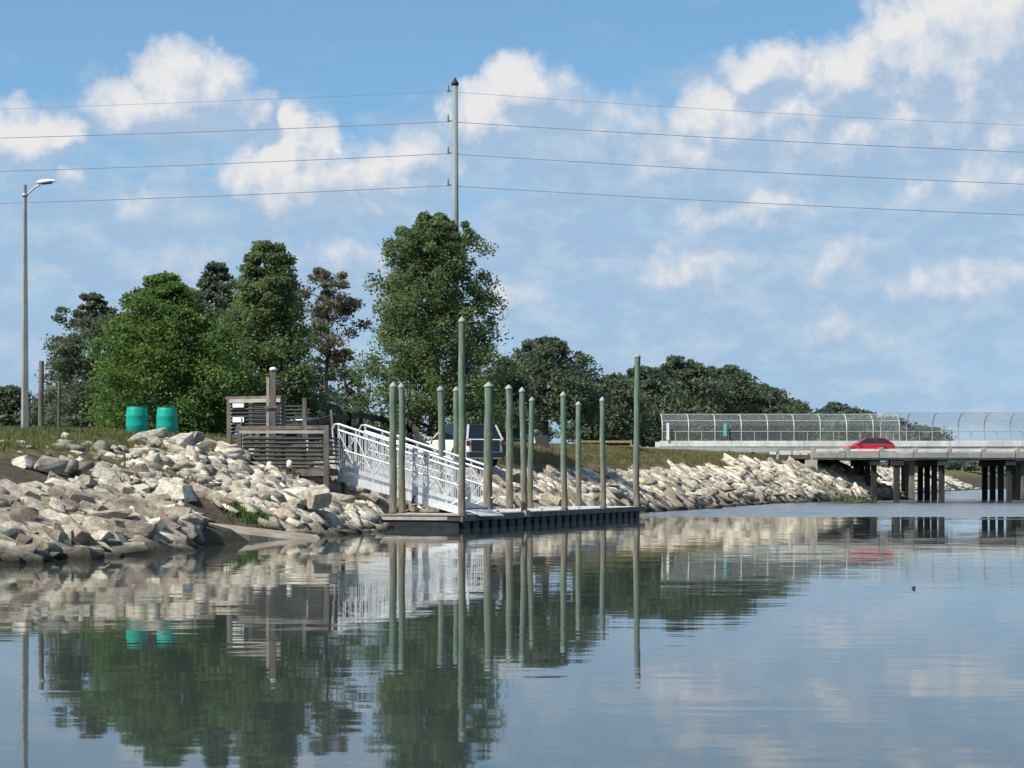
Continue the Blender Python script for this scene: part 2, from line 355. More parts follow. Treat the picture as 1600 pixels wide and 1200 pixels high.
def ground_material():
    m, n, b = material('earth_and_grass')
    pos = n.new('ShaderNodeNewGeometry').outputs['Position']
    a = n.noise(pos, .35, 4, .6); c = n.noise(pos, 3.0, 6, .7); e = n.noise(pos, 14, 4, .6)
    green = n.ramp(c, [(.3, (.045,.060,.020)), (.7, (.115,.120,.045))])
    dry = n.ramp(c, [(.3, (.12,.092,.050)), (.7, (.235,.185,.105))])
    dirt = n.ramp(c, [(.3, (.045,.036,.026)), (.7, (.12,.098,.072))])
    col = n.mix(n.step(a, .40, .62), green, dry)
    z = n.sep(pos)[2]
    col = n.mix(n.step(n.m('ADD', z, n.m('MULTIPLY', n.m('SUBTRACT', c, .5), 1.2)), 1.7, 2.5), dirt, col)
    col = n.mix(n.step(z, .05, .35), (.05, .045, .03, 1), col)
    n.l.new(col, b.inputs['Base Color']); b.inputs['Roughness'].default_value = .95; b.inputs['Specular IOR Level'].default_value = .1
    bp = n.new('ShaderNodeBump'); bp.inputs['Strength'].default_value = .6; bp.inputs['Distance'].default_value = .06
    n.l.new(n.m('ADD', e, c), bp.inputs['Height']); n.l.new(bp.outputs[0], b.inputs['Normal']); return m
M['ground'] = ground_material()
def build_ground():
    ang = np.radians(np.concatenate([np.linspace(-110, -19, 46)[:-1], np.linspace(-19, 19, 400), np.linspace(19, 95, 30)[1:]]))
    rad = np.concatenate([np.geomspace(6, 30, 20)[:-1], np.geomspace(30, 190, 420)[:-1], np.geomspace(190, 5000, 60)])
    A, R = np.meshgrid(ang, rad); x, y = R * np.sin(A), R * np.cos(A); z = ground(x, y)
    nr, na = A.shape; idx = np.arange(nr * na).reshape(nr, na)
    q = np.stack([idx[:-1, :-1], idx[:-1, 1:], idx[1:, 1:], idx[1:, :-1]], -1).reshape(-1, 4)
    keep = (z.ravel()[q] > -2.3).any(1); q = q[keep][:, ::-1]
    o = np_mesh('embankment', np.stack([x, y, z], -1).reshape(-1, 3), q, M['ground'], smooth=True)
    tag(o, 'grassy embankment with a riprap slope running down to the water', None, None, 'structure'); return o
BANK = build_ground()
# ------------------------------------------------------------------ water
def water_material():
    m, n, b = material('lake_water')
    pos = n.new('ShaderNodeNewGeometry').outputs['Position']; s = n.sep(pos)
    v1 = n.v('MULTIPLY', pos, (1.1, 5.5, 1)); v2 = n.v('MULTIPLY', pos, (.22, .8, 1)); v3 = n.v('MULTIPLY', pos, (.022, .05, 1))
    n1 = n.v('SUBTRACT', n.noise(v1, 1.0, 2, .5, color=True), (.5, .5, .5))
    n2 = n.v('SUBTRACT', n.noise(v2, 1.0, 2, .5, color=True), (.5, .5, .5))
    gust = n.step(n.noise(v3, 1.0, 2, .5), .38, .68)
    # a breeze roughens the open water between the dock and the bridge
    band = n.m('MULTIPLY', n.step(n.m('ADD', s[1], n.m('MULTIPLY', n.noise(n.v('MULTIPLY', pos, (.05, .16, 1)), 1.0, 3, .6), 22)), 84.0, 96.0), n.step(n.m('SUBTRACT', s[0], n.m('MULTIPLY', s[1], .055)), .0, 2.0))
    a1 = n.m('ADD', n.m('MULTIPLY_ADD', gust, .012, .013), n.m('MULTIPLY', band, .28))
    d = n.v('ADD', n.v('SCALE', n1, scale=a1), n.v('SCALE', n2, scale=n.m('MULTIPLY_ADD', band, .05, .007)))
    nor = n.v('NORMALIZE', n.v('ADD', n.v('ADD', n.v('MULTIPLY', d, (.45, 1, 0)), n.v('SCALE', n.comb(0.0, -1.0, 0.0), scale=n.m('MULTIPLY', band, .075))), (0, 0, 1)))
    n.l.new(nor, b.inputs['Normal'])
    b.inputs['Base Color'].default_value = (.036, .048, .044, 1); b.inputs['Roughness'].default_value = .025; b.inputs['IOR'].default_value = 1.333
    return m
M['water'] = water_material()
wm = MB().add([(-4000, -600, 0), (4000, -600, 0), (4000, 6000, 0), (-4000, 6000, 0)], [(0, 1, 2, 3)])
tag(wm.build('lake_water', M['water']), 'calm lake water mirroring the bank, the trees and the sky', None, None, 'structure')
# ------------------------------------------------------------------ riprap
def rock_mesh(name, mat, seed, dims, npts=22):
    r = random.Random(seed); bm = bmesh.new()
    tap = r.uniform(.55, 1.0), r.uniform(.55, 1.0); sh = r.uniform(-.35, .35), r.uniform(-.35, .35)
    def put(x, y, z):
        k = (z + 1) / 2; x, y = x * (1 + (tap[0] - 1) * k) + sh[0] * z, y * (1 + (tap[1] - 1) * k) + sh[1] * z
        bm.verts.new((x * dims[0], y * dims[1], z * dims[2]))
    for cx in (-1, 1):                       # a block with broken corners
        for cy in (-1, 1):
            for cz in (-1, 1):
                x, y, z = (c * r.uniform(.72, 1.0) for c in (cx, cy, cz)); p = r.random()
                if p < .2: put(x, y, z)
                elif p < .5: c = r.uniform(.15, .5); put(x - cx * c, y, z); put(x, y - cy * c * r.uniform(.5, 1.3), z); put(x, y, z - cz * c)
                else:
                    c = r.uniform(.35, .8); put(x - cx * c, y, z); put(x, y - cy * c * r.uniform(.5, 1.2), z); put(x, y, z - cz * c * .8); put(x - cx * c * .38, y - cy * c * .38, z - cz * c * .2)
    h = bmesh.ops.convex_hull(bm, input=bm.verts)
    bmesh.ops.delete(bm, geom=[v for v in bm.verts if not v.link_faces], context='VERTS')
    bmesh.ops.bevel(bm, geom=[e for e in bm.edges], offset=.045, segments=1, affect='EDGES', profile=.6) if npts < 5 else None
    bmesh.ops.recalc_face_normals(bm, faces=bm.faces)
    me = bpy.data.meshes.new(name); bm.to_mesh(me); bm.free(); me.materials.append(mat); return me
ROCKS = {}
for kind in ('pale', 'tan'):
    ROCKS[kind] = [rock_mesh('rock', M['rock_' + kind], 31 * i + (500 if kind == 'tan' else 0),
                   [(.50, .40, .30), (.52, .36, .22), (.50, .44, .36), (.55, .30, .20), (.50, .42, .17)][i % 5], 20 + i % 6) for i in range(12)]
def scatter_rocks():
    r = random.Random(11); cells = {}; out = []
    def free(x, y, rad):
        cx, cy = int(x // 1.2), int(y // 1.2)
        for i in (-1, 0, 1):
            for j in (-1, 0, 1):
                for (a, b, c) in cells.get((cx + i, cy + j), ()):
                    if (a - x) ** 2 + (b - y) ** 2 < ((c + rad) * .40) ** 2: return False
        return True
    segs = [i for i in range(len(SH) - 1) if SH[i][1] > 12 and SH[i + 1][1] < 310]
    lens = [SL[i] * (1.6 if SH[i][1] < 60 else 1 if SH[i][1] < 180 else .5) for i in segs]
    cand = []
    for _ in range(75000):
        i = r.choices(segs, lens)[0]; t = r.random(); p = SA[i] + SD[i] * t; nx, ny = -SD[i][1] / SL[i], SD[i][0] / SL[i]
        y = p[1]
        w = np.interp(y, YS, WD) / 7.5; q = r.uniform(-.25, 7.0)
        if y < 35: top = 4.3
        elif y < 47.0: top = 3.1
        elif y < 51: top = 7.2
        elif y < 64: top = 6.6
        else: top = 3.9 if y < 84 else 3.35 if y < 112 else 4.0 if y < 128 else 5.2
        if q > top - .9 and r.random() < (q - top + .9) / .9: continue
        if y < 52 and q > 3.2 and r.random() < .55 * math.sin(y * 1.3 + q) ** 2: continue
        x, yy = p[0] + nx * q * w, p[1] + ny * q * w
        if y < 50.5 and q < 2.2:  sz, kind = r.choice([.8, 1.0, 1.15, 1.35]) * r.uniform(.8, 1.1), ('slab' if r.random() < .58 else 'slabp')
        elif y < 64: sz, kind = r.choice([.25, .3, .35, .42, .5, .65, .85, 1.1]) * r.uniform(.8, 1.15), ('pale' if r.random() < .86 else 'tan')
        elif y < 180: sz, kind = r.choice([.35, .45, .6, .8, 1.1, 1.5]) * r.uniform(.8, 1.15), ('pale' if r.random() < (.35 if q < .8 else .85) else 'tan')
        else: sz, kind = r.uniform(.8, 1.6), 'pale'
        cand.append((sz, x, yy, y, q, kind))
    cand.sort(key=lambda c: -c[0])
    ab = RAMP_B - RAMP_A
    xs = np.array([c[1] for c in cand]); ys_ = np.array([c[2] for c in cand])
    z0 = ground(xs, ys_); zx = (ground(xs + .3, ys_) - ground(xs - .3, ys_)) / .6; zy = (ground(xs, ys_ + .3) - ground(xs, ys_ - .3)) / .6
    for c, z, gx, gy in zip(cand, z0, zx, zy):
        sz, x, y, sy, q, kind = c; sz *= .54 if kind[:4] == 'slab' else (.52 if sy < 60 else .62)
        if 295 < 800 + F * x / y < 478 and y < 50.2: continue
        if x / y < -.188 + .02 * math.sin(y * 2) and q > 3.0 + .5 * math.sin(x * 2.3) and sy > 36 and r.random() < .9: continue
        if sy < 62 and q > 2.0 and math.sin(x * 1.9 + 2 * math.sin(y * 1.3)) + math.sin(y * 2.7 + x) > (1.0 if q > 3.5 else 1.45): continue
        kind = {'slab': 'tan', 'slabp': 'pale'}.get(kind, kind)
        lx, ly = (x + 8.9) * .965 - (y - 62.8) * .26, (x + 8.9) * .26 + (y - 62.8) * .965
        if -.2 < lx < 4.0 and .15 < ly < 4.5: continue
        t = min(1, max(0, ((x - RAMP_A[0]) * ab[0] + (y - RAMP_A[1]) * ab[1]) / (ab @ ab)))
        dd = math.hypot(x - RAMP_A[0] - t * ab[0], y - RAMP_A[1] - t * ab[1])
        if dd < 1.15 and t > .05: continue
        if dd < 2.0 and sz > .5: continue
        if not free(x, y, sz * .5): continue
        cells.setdefault((int(x // 1.2), int(y // 1.2)), []).append((x, y, sz * .5))
        nrm = Vector((-gx, -gy, 1)).normalized()
        nrm = (nrm + Vector((r.gauss(0, .24), r.gauss(0, .24), 0))).normalized()
        down = Vector((gx, gy, 0)); down = (-down).normalized() if down.length > .02 else Vector((1, 0, 0))
        ang = r.gauss(0, .30) if sy > 88 else r.gauss(0, .5) if (sy > 64 or q < 2.4) else r.uniform(0, 6.3)
        tx = Matrix.Rotation(ang, 3, nrm) @ (down - nrm * down.dot(nrm)).normalized(); ty = nrm.cross(tx)
        st = r.uniform(1.0, 1.55)
        R = Matrix((tx, ty, nrm)).transposed()
        S = Matrix.Diagonal((sz * st * 1.45, sz * r.uniform(.5, .8), sz * r.uniform(.5, .9))) if sy > 88 else Matrix.Diagonal((sz * st * (1.25 if sy < 50.5 and q < 2.2 else 1), sz * r.uniform(.65, 1.0), sz * r.uniform(.6, 1.15)))
        out.append((sz / y, Vector((x, y, z + sz * .06)), R, S, kind, r.randrange(12), x, y, r.random()))
    return out
def build_rocks():
    rocks = scatter_rocks()
    inframe = lambda q: -20 < 800 + F * q[6] / q[7] < 1620
    order = sorted(range(len(rocks)), key=lambda i: -(rocks[i][0] if inframe(rocks[i]) else 0)); single = set(order[:300])
    vv = {'pale': [], 'tan': []}; ff = {'pale': [], 'tan': []}; base = {'pale': 0, 'tan': 0}
    tt = {'pale': [], 'tan': []}
    for i, (k, loc, R, S, kind, mi, x, y, tone) in enumerate(rocks):
        me = ROCKS[kind][mi]; m4 = Matrix.Translation(loc) @ (R @ S).to_4x4()
        if i in single:
            o = bpy.data.objects.new('rock', me); link(o, BANK); o.matrix_world = m4
        else:
            n = len(me.vertices); co = np.empty(n * 3); me.vertices.foreach_get('co', co); co = co.reshape(-1, 3)
            A = np.array(m4); vv[kind].append(co @ A[:3, :3].T + A[:3, 3])
            me.calc_loop_triangles(); t = np.empty(len(me.loop_triangles) * 3, np.int32); me.loop_triangles.foreach_get('vertices', t)
            ff[kind].append(t.reshape(-1, 3) + base[kind]); base[kind] += n; tt[kind].append(np.full(len(t) // 3, tone))
    for kind in ('pale', 'tan'):
        if vv[kind]:
            o = np_mesh('rock_rubble', np.concatenate(vv[kind]), np.concatenate(ff[kind]), M['rock_' + kind], BANK, attr=np.concatenate(tt[kind])); tag(o, kind='stuff')
    print('rocks', len(rocks))
build_rocks()
def big_rock(px, py, Y, sz, kind, i, rz, name='boulder', label=None):
    o = bpy.data.objects.new('rock', ROCKS[kind][i]); link(o, BANK); o.location = PT(px, py, Y)
    o.scale = (sz * 1.2, sz, sz); o.rotation_euler = (random.uniform(-.3, .3), random.uniform(-.3, .3), rz); return o
for a in [(238, 680, 60, .85, 'pale', 3, .3), (282, 690, 59.5, .9, 'pale', 8, 1.2), (305, 684, 60.5, .6, 'pale', 7, 2.2), (262, 694, 59, .5, 'pale', 5, .8), (225, 690, 59, .4, 'pale', 1, 1.8), (320, 694, 59, .5, 'pale', 9, .5), (78, 728, 45.5, .62, 'pale', 2, .5), (35, 722, 45.2, .5, 'pale', 5, 1.5),
          (165, 742, 47, .8, 'pale', 1, .2), (275, 768, 49, .95, 'pale', 6, 2.6), (210, 770, 48.5, .7, 'pale', 3, 1.0), (470, 770, 53.5, .7, 'pale', 4, .9), (497, 776, 53.2, .8, 'pale', 0, 2.0), (1107, 783, 112, .6, 'pale', 2, .4)]:
    big_rock(*a)
# ------------------------------------------------------------------ boat ramp
def build_ramp():
    a, b = Vector((*RAMP_A, 0)), Vector((*RAMP_B, 0)); u = (b - a).normalized(); v = Vector((-u.y, u.x, 0)); m = MB(); n = 9
    top, L = [], (b - a).length + .4
    for i in range(n):
        t = i / (n - 1); p = a + u * (L * t); z = .48 * (1 - t) + .01 * t
        w0, w1 = -.62 - .06 * math.sin(i * 2.1), .40 + .05 * math.sin(i * 1.3)
        top.append((p + v * w0 + Vector((0, 0, z - .12)), p + v * w1 + Vector((0, 0, z + .07))))
    vs_ = [q for pr in top for q in pr] + [q - Vector((0, 0, .75)) for pr in top for q in pr]; k = 2 * n
    fs = []
    for i in range(n - 1):
        c = 2 * i; fs += [(c, c + 2, c + 3, c + 1), (c + k, c + 1 + k, c + 3 + k, c + 2 + k), (c, c + k, c + 2 + k, c + 2), (c + 1, c + 3, c + 3 + k, c + 1 + k)]
    fs += [(0, 1, 1 + k, k), (k - 2, 2 * k - 2, 2 * k - 1, k - 1)]
    tag(m.add(vs_, fs).build('concrete_ramp', M['ramp']), 'narrow pale concrete ramp sloping from the rocks into the water', 'ramp')
build_ramp()
# ------------------------------------------------------------------ grass
def grass(name, label, n, mat, region, hmin, hmax, seed, parent=None):
    r = np.random.default_rng(seed); pts = []
    while sum(len(p) for p in pts) < n:
        px = r.uniform(region[0], region[1], n); Y = 1 / r.uniform(1 / region[3], 1 / region[2], n)
        x = (px - 800) / F * Y; d, ys = shore_dist(x, Y); q = d * 7.5 / np.interp(ys, YS, WD)
        k = (q > region[4]) & (q < region[5]) & (hash_noise(x * 1.3 + seed, Y * .7) + r.normal(0, .5, n) > region[6])
        pts.append(np.stack([x[k], Y[k]], 1))
    p = np.concatenate(pts)[:n]; z = ground(p[:, 0], p[:, 1]); a = r.uniform(0, 6.28, n); h = r.uniform(hmin, hmax, n); w = h * r.uniform(.05, .13, n)
    lean = r.normal(0, .35, (n, 2)) * h[:, None]
    ca, sa = np.cos(a) * w, np.sin(a) * w
    v = np.empty((n, 3, 3)); v[:, 0] = np.stack([p[:, 0] - ca, p[:, 1] - sa, z - .03], 1); v[:, 1] = np.stack([p[:, 0] + ca, p[:, 1] + sa, z - .03], 1)
    v[:, 2] = np.stack([p[:, 0] + lean[:, 0], p[:, 1] + lean[:, 1], z + h], 1)
    o = np_mesh(name, v.reshape(-1, 3), np.arange(n * 3).reshape(-1, 3), mat, attr=r.random(n)); tag(o, label, 'grass', None, 'stuff')
grass('grass', 'short green grass along the top of the left bank', 42000, M['grassblade'], (-40, 560, 42, 74, 5.0, 13, -.5), .06, .20, 1)
grass('dry_grass', 'dry brown grass along the top of the riprap behind the dock', 50000, M['drygrass'], (560, 1330, 62, 160, 4.4, 9.0, -.45), .10, .28, 2)
grass('green_verge_grass', 'green grass on the verge below the bridge approach', 60000, M['grassblade'], (880, 1340, 80, 165, 4.6, 13, -.45), .10, .26, 3)
def tuft(px, Y, n, h, spread, label, z=None, mat='leaf_bright'):
    r = np.random.default_rng(int(px)); x0 = X(px, Y); x = x0 + r.normal(0, spread, n); y = Y + r.normal(0, spread * .6, n); zz = np.maximum(ground(x, y), 0.02)
    a = r.uniform(0, 6.28, n); hh = r.uniform(.5, 1, n) * h; w = .02 + .02 * r.random(n); le = r.normal(0, .3, (n, 2)) * h
    v = np.empty((n, 3, 3)); v[:, 0] = np.stack([x - np.cos(a) * w, y - np.sin(a) * w, zz], 1); v[:, 1] = np.stack([x + np.cos(a) * w, y + np.sin(a) * w, zz], 1); v[:, 2] = np.stack([x + le[:, 0], y + le[:, 1], zz + hh], 1)
    tag(np_mesh('weed_patch', v.reshape(-1, 3), np.arange(n * 3).reshape(-1, 3), M[mat], attr=r.random(n)), label, 'weeds', None, 'stuff')
tuft(385, 50.4, 600, .26, .28, 'bright green weeds beside the concrete ramp')
tuft(1285, 137.5, 900, .6, 1.3, 'green weeds at the waterline near the bridge', mat='leaf_cypress')
tuft(1190, 128, 500, .5, 1.0, 'low weeds at the foot of the far riprap', mat='leaf_cypress')
tuft(270, 52.5, 700, .25, .5, 'weeds growing among the white rocks near the green barrels', mat='leaf_olive')
# ------------------------------------------------------------------ trees
PROF = {'cone': [(0, .75), (.12, 1), (.35, .88), (.6, .66), (.8, .45), (.93, .26), (1, .08)],
        'dome': [(0, .8), (.15, 1), (.4, .97), (.65, .78), (.85, .5), (1, .15)],
        'oak': [(0, .78), (.2, .98), (.45, 1), (.7, .85), (.88, .55), (1, .2)],
        'column': [(0, .92), (.25, 1), (.48, .84), (.68, .62), (.84, .48), (.94, .34), (1, .15)],
        'tower': [(0, .98), (.15, 1), (.35, .96), (.55, .88), (.72, .80), (.86, .62), (.95, .40), (1, .16)],
        'open': [(0, .35), (.2, .5), (.4, .95), (.6, 1), (.8, .75), (1, .3)]}
def tree(name, label, pxc, hw, ptop, Y, mat, prof, pcrown, clumps, leaves, leaf, clump=.55, seed=0, group=None, fill=.55, trunk=True, flat_=.6, tw=None, droop=0.0):
    r = np.random.default_rng(seed + 100); x0 = X(pxc, Y); z0 = gz(x0, Y); H = Z(ptop, Y) - z0; R = hw / F * Y; c0 = max(.02 * H, Z(pcrown, Y) - z0)
    root = empty(name, (x0, Y, z0)); tag(root, label, 'tree' if trunk else 'bush', group)
    pr = np.array(PROF[prof]); ph = r.uniform(0, 6.28, 6)
    ncl = clumps; t = r.random(ncl) ** .9; rr = np.interp(t, pr[:, 0], pr[:, 1]); a = r.uniform(0, 6.28, ncl)
    lob = 1 + .12 * np.sin(3 * a + ph[0] + 5 * t) + .10 * np.sin(5 * a + ph[1] - 9 * t) + .06 * np.sin(13 * t + ph[2] + 4 * a) + .13 * r.normal(size=ncl)
    rad = R * .92 * rr * lob * (fill + (1 - fill) * r.random(ncl)) ** 1.0 * np.where(r.random(ncl) < .25, r.random(ncl) ** .5, 1)
    C = np.stack([rad * np.cos(a), rad * np.sin(a), c0 + (H - c0) * (t * .97) - droop * rad / max(R, .1)], 1)
    cs = clump * (.6 + .8 * r.random(ncl)) * np.clip(rr, .35, 1)
    tint = np.clip(r.normal(.5, .2, ncl), 0, 1)
    k = r.integers(0, ncl, leaves); off = r.normal(0, .5, (leaves, 3)); off /= np.maximum(1, np.linalg.norm(off, axis=1, keepdims=True) / 1.15); off[:, 2] *= flat_
    P = C[k] + off * cs[k][:, None]; P[:, 2] = np.maximum(P[:, 2], .05)
    u = r.normal(size=(leaves, 3)); u[:, 2] *= .7; u /= np.linalg.norm(u, axis=1, keepdims=True)
    w = r.normal(size=(leaves, 3)); w -= (w * u).sum(1, keepdims=True) * u; w /= np.linalg.norm(w, axis=1, keepdims=True)
    s = leaf * r.uniform(.55, 1.25, leaves)[:, None]; u = u * s; w = w * s * .62
    v = np.stack([P - u, P + w * .9, P + u, P - w * .9], 1).reshape(-1, 3)
    np_mesh('crown', v, np.arange(leaves * 4).reshape(-1, 4), mat, root, attr=np.clip(tint[k] + r.normal(0, .16, leaves), 0, 1))
    if trunk:
        m = MB(); tr = tw or (.022 * H + .05); wob = lambda f: Vector((math.sin(f * 5 + seed) * .03 * H * f, math.cos(f * 4 + seed) * .02 * H * f, 0))
        m.tube([Vector((0, 0, -.15 + (H * .92 + .15) * f)) + wob(f) for f in (0, .12, .3, .5, .7, .85, 1)], [tr * q for q in (1.35, 1, .85, .65, .45, .28, .08)], 8)
        near = np.where(rad < R * .72)[0]
        for i in r.choice(near, min(len(near), 46), replace=False):
            e = Vector(C[i]); zf = max(.05, min(.85, (e.z - .25 * math.hypot(e.x, e.y)) / (H * .92))); s0 = Vector((0, 0, H * .92 * zf)) + wob(zf)
            mid = (s0 + e) / 2 + Vector((0, 0, .06 * (e - s0).length)); br = tr * .34 * (1 - zf * .7)
            m.tube([s0, mid, e], [br, br * .6, br * .2], 5, False)
        m.build('trunk', M['bark'], root)
    return root
T = tree
T('cypress_tree', 'broad bright green tree behind the two teal barrels', 258, 122, 426, 72, M['leaf_bright'], 'dome', 686, 580, 70000, .074, .6, 1, fill=.6, flat_=.65)
T('dark_tree', 'small dark treetop rising between the bright green tree and the conical tree', 338, 60, 406, 84, M['leaf_oak'], 'dome', 650, 190, 18000, .10, .6, 2)
T('cypress_tree', 'tall conical green tree behind the wooden landing', 416, 98, 374, 77, M['leaf_cypress'], 'column', 676, 480, 62000, .076, .56, 3, fill=.58, flat_=.75)
T('olive_tree', 'grey green open tree at the left edge of the grove', 146, 92, 454, 82, M['leaf_olive'], 'dome', 672, 230, 27000, .085, .5, 4, fill=.5)
T('pine_tree', 'thin brownish tree with sky showing through, right of the conical tree', 507, 70, 405, 92, M['leaf_brown'], 'open', 600, 60, 9500, .09, .5, 5, fill=.35, tw=.14)
T('small_tree', 'sparse pale small tree under the brownish one', 540, 50, 545, 96, M['leaf_pale'], 'dome', 675, 60, 4500, .11, .55, 6, fill=.4)
T('cypress_tree', 'big cypress tree behind the gangway, tallest of all', 678, 122, 326, 88, M['leaf_cypress'], 'tower', 684, 600, 80000, .084, .58, 7, fill=.5, flat_=.8)
T('oak_tree', 'dark rounded oak right of the big cypress', 852, 92, 526, 118, M['leaf_oak'], 'oak', 648, 230, 28000, .125, .85, 8, fill=.6, droop=.5)
T('oak_tree', 'low dark oak at the foot of the big cypress', 788, 46, 560, 104, M['leaf_oak'], 'dome', 680, 90, 7000, .14, .7, 9)
for i, (c, hw, tp, Y, lab) in enumerate([(955, 44, 585, 172, 'dark oak just left of the tall far dock pile'), (1005, 58, 572, 190, 'dark spreading oak behind the tall far dock pile'), (1062, 74, 555, 200, 'highest of the dark oaks behind the fenced walkway'), (1128, 66, 568, 206, 'dark oak on the right shoulder of the highest oak'),
        (1188, 52, 602, 214, 'sloping oak canopy above the middle of the walkway fence'), (1235, 40, 626, 224, 'low oak at the tapering right end of the oak row')]):
    T('oak_tree', lab, c, hw, tp, Y, M['leaf_oak' if i % 2 else 'leaf_oak_pale'], 'oak', 690, 150, 15000, .22, 1.4, 20 + i, 'oaks behind the walkway fence', fill=.6)
for i, (c, hw, tp, Y, lab) in enumerate([(1305, 30, 631, 300, 'small distant treetop poking above the fence'), (1340, 46, 642, 270, 'distant grey green trees behind the fence above the red car'), (1395, 44, 656, 268, 'distant grey green trees behind the fence just right of the red car'), (1438, 36, 672, 266, 'lowest distant trees where the tree line meets the bridge barrier')]):
    T('distant_tree', lab, c, hw, tp, Y, M['leaf_far'], 'dome', 694, 80, 5200, .42, 2.0, 40 + i, 'distant trees behind the fence', fill=.6)
for i, (c, hw, tp, Y, lab) in enumerate([(1425, 46, 722, 330, 'low green scrub beyond the bridge, left of the middle piles'), (1500, 52, 718, 360, 'low green scrub seen under the bridge between two rows of piles'), (1575, 50, 721, 390, 'low green scrub seen under the right end of the bridge'), (1650, 60, 716, 400, 'low green scrub beyond the bridge at the right edge')]):
    T('bush', lab, c, hw, tp, Y, M['leaf_far'], 'oak', 748, 60, 3600, .42, 1.6, 60 + i, 'scrub on the bank beyond the bridge', trunk=False)
T('bush', 'dense green brush at the left edge of the picture', 12, 52, 604, 92, M['leaf_olive'], 'oak', 672, 90, 8000, .12, .6, 50, trunk=False)
T('bush', 'yellow green brush between the two thin old posts', 78, 40, 618, 88, M['leaf_pale'], 'oak', 672, 60, 5000, .11, .5, 51, trunk=False)
T('bush', 'dark scrub under the grey green tree left of the barrels', 150, 50, 600, 79, M['leaf_oak'], 'oak', 674, 90, 8000, .10, .5, 52, trunk=False)
T('bush', 'dark undergrowth right of the teal barrels', 320, 66, 600, 75, M['leaf_oak'], 'oak', 678, 110, 9000, .10, .5, 53, trunk=False)
T('bush', 'dark undergrowth behind the wooden landing', 440, 60, 605, 80, M['leaf_oak'], 'oak', 676, 90, 8000, .10, .5, 54, trunk=False)
T('bush', 'round grey green bush seen in the gap under the oak', 846, 15, 656, 170, M['leaf_far'], 'oak', 690, 30, 1600, .2, .6, 55, trunk=False)
T('bush', 'dark brush between the oak and the oak row', 915, 30, 640, 150, M['leaf_oak'], 'oak', 688, 50, 3600, .2, .9, 56, trunk=False)
# ------------------------------------------------------------------ transmission pole and wires
def build_pole():
    Y = 100.0; x = X(711, Y); z0 = gz(x, Y); zt = Z(133, Y); r = empty('transmission_pole', (x, Y, z0)); tag(r, 'very tall grey transmission pole rising behind the big cypress', 'utility pole')
    h = zt - z0; MB().lathe([(.28, -.2), (.27, 0), (.20, h * .5), (.145, h)], 16).build('shaft', M['pole'], r)
    MB().lathe([(.17, h - .02), (.21, h + .08), (.13, h + .20), (.03, h + .38)], 12).build('cap', M['black'], r)
    for py in (143, 190, 240, 290):
        zz = Z(py, Y) - z0; m = MB()
        m.tube([(-.10, 0, zz + .05), (-.40, 0, zz + .05)], .028, 8); m.lathe([(.03, zz - .02), (.065, zz + .02), (.04, zz + .08), (.065, zz + .13), (.04, zz + .19), (.065, zz + .24), (.03, zz + .34), (.02, zz + .40)], 10, (-.36, 0, 0)); m.build('insulator', M['pole'], r)
    names = ['topmost', 'second', 'third', 'lowest']
    for i, (py, rad, l1, l2, r1, r2) in enumerate([(143, .010, 15, 28, 26, 52), (190, .018, 15, 26, 23, 47), (240, .018, 16, 28, 23, 47), (290, .018, 16, 28, 22, 45)]):
        pts = []
        def quad(u1, y1, u2, y2, u):
            b = (y2 / u2 - y1 / u1) / (u2 - u1); a = y1 / u1 - b * u1; return a * u + b * u * u
        for px in list(range(-500, 711, 55)) + [711] + list(range(760, 2101, 60)):
            u = abs(711 - px); dy = 0 if u == 0 else (quad(359, l1, 711, l2, u) if px < 711 else quad(380, r1, 880, r2, u))
            p = PT(px, py + dy, Y); p.x -= .36 if i else 0.36; pts.append(p)
        tag(MB().tube(pts, rad, 5).build('power_wire', M['wire']), f'{names[i]} of the four wires strung across the sky', 'wire', 'wires on the transmission pole')
build_pole()
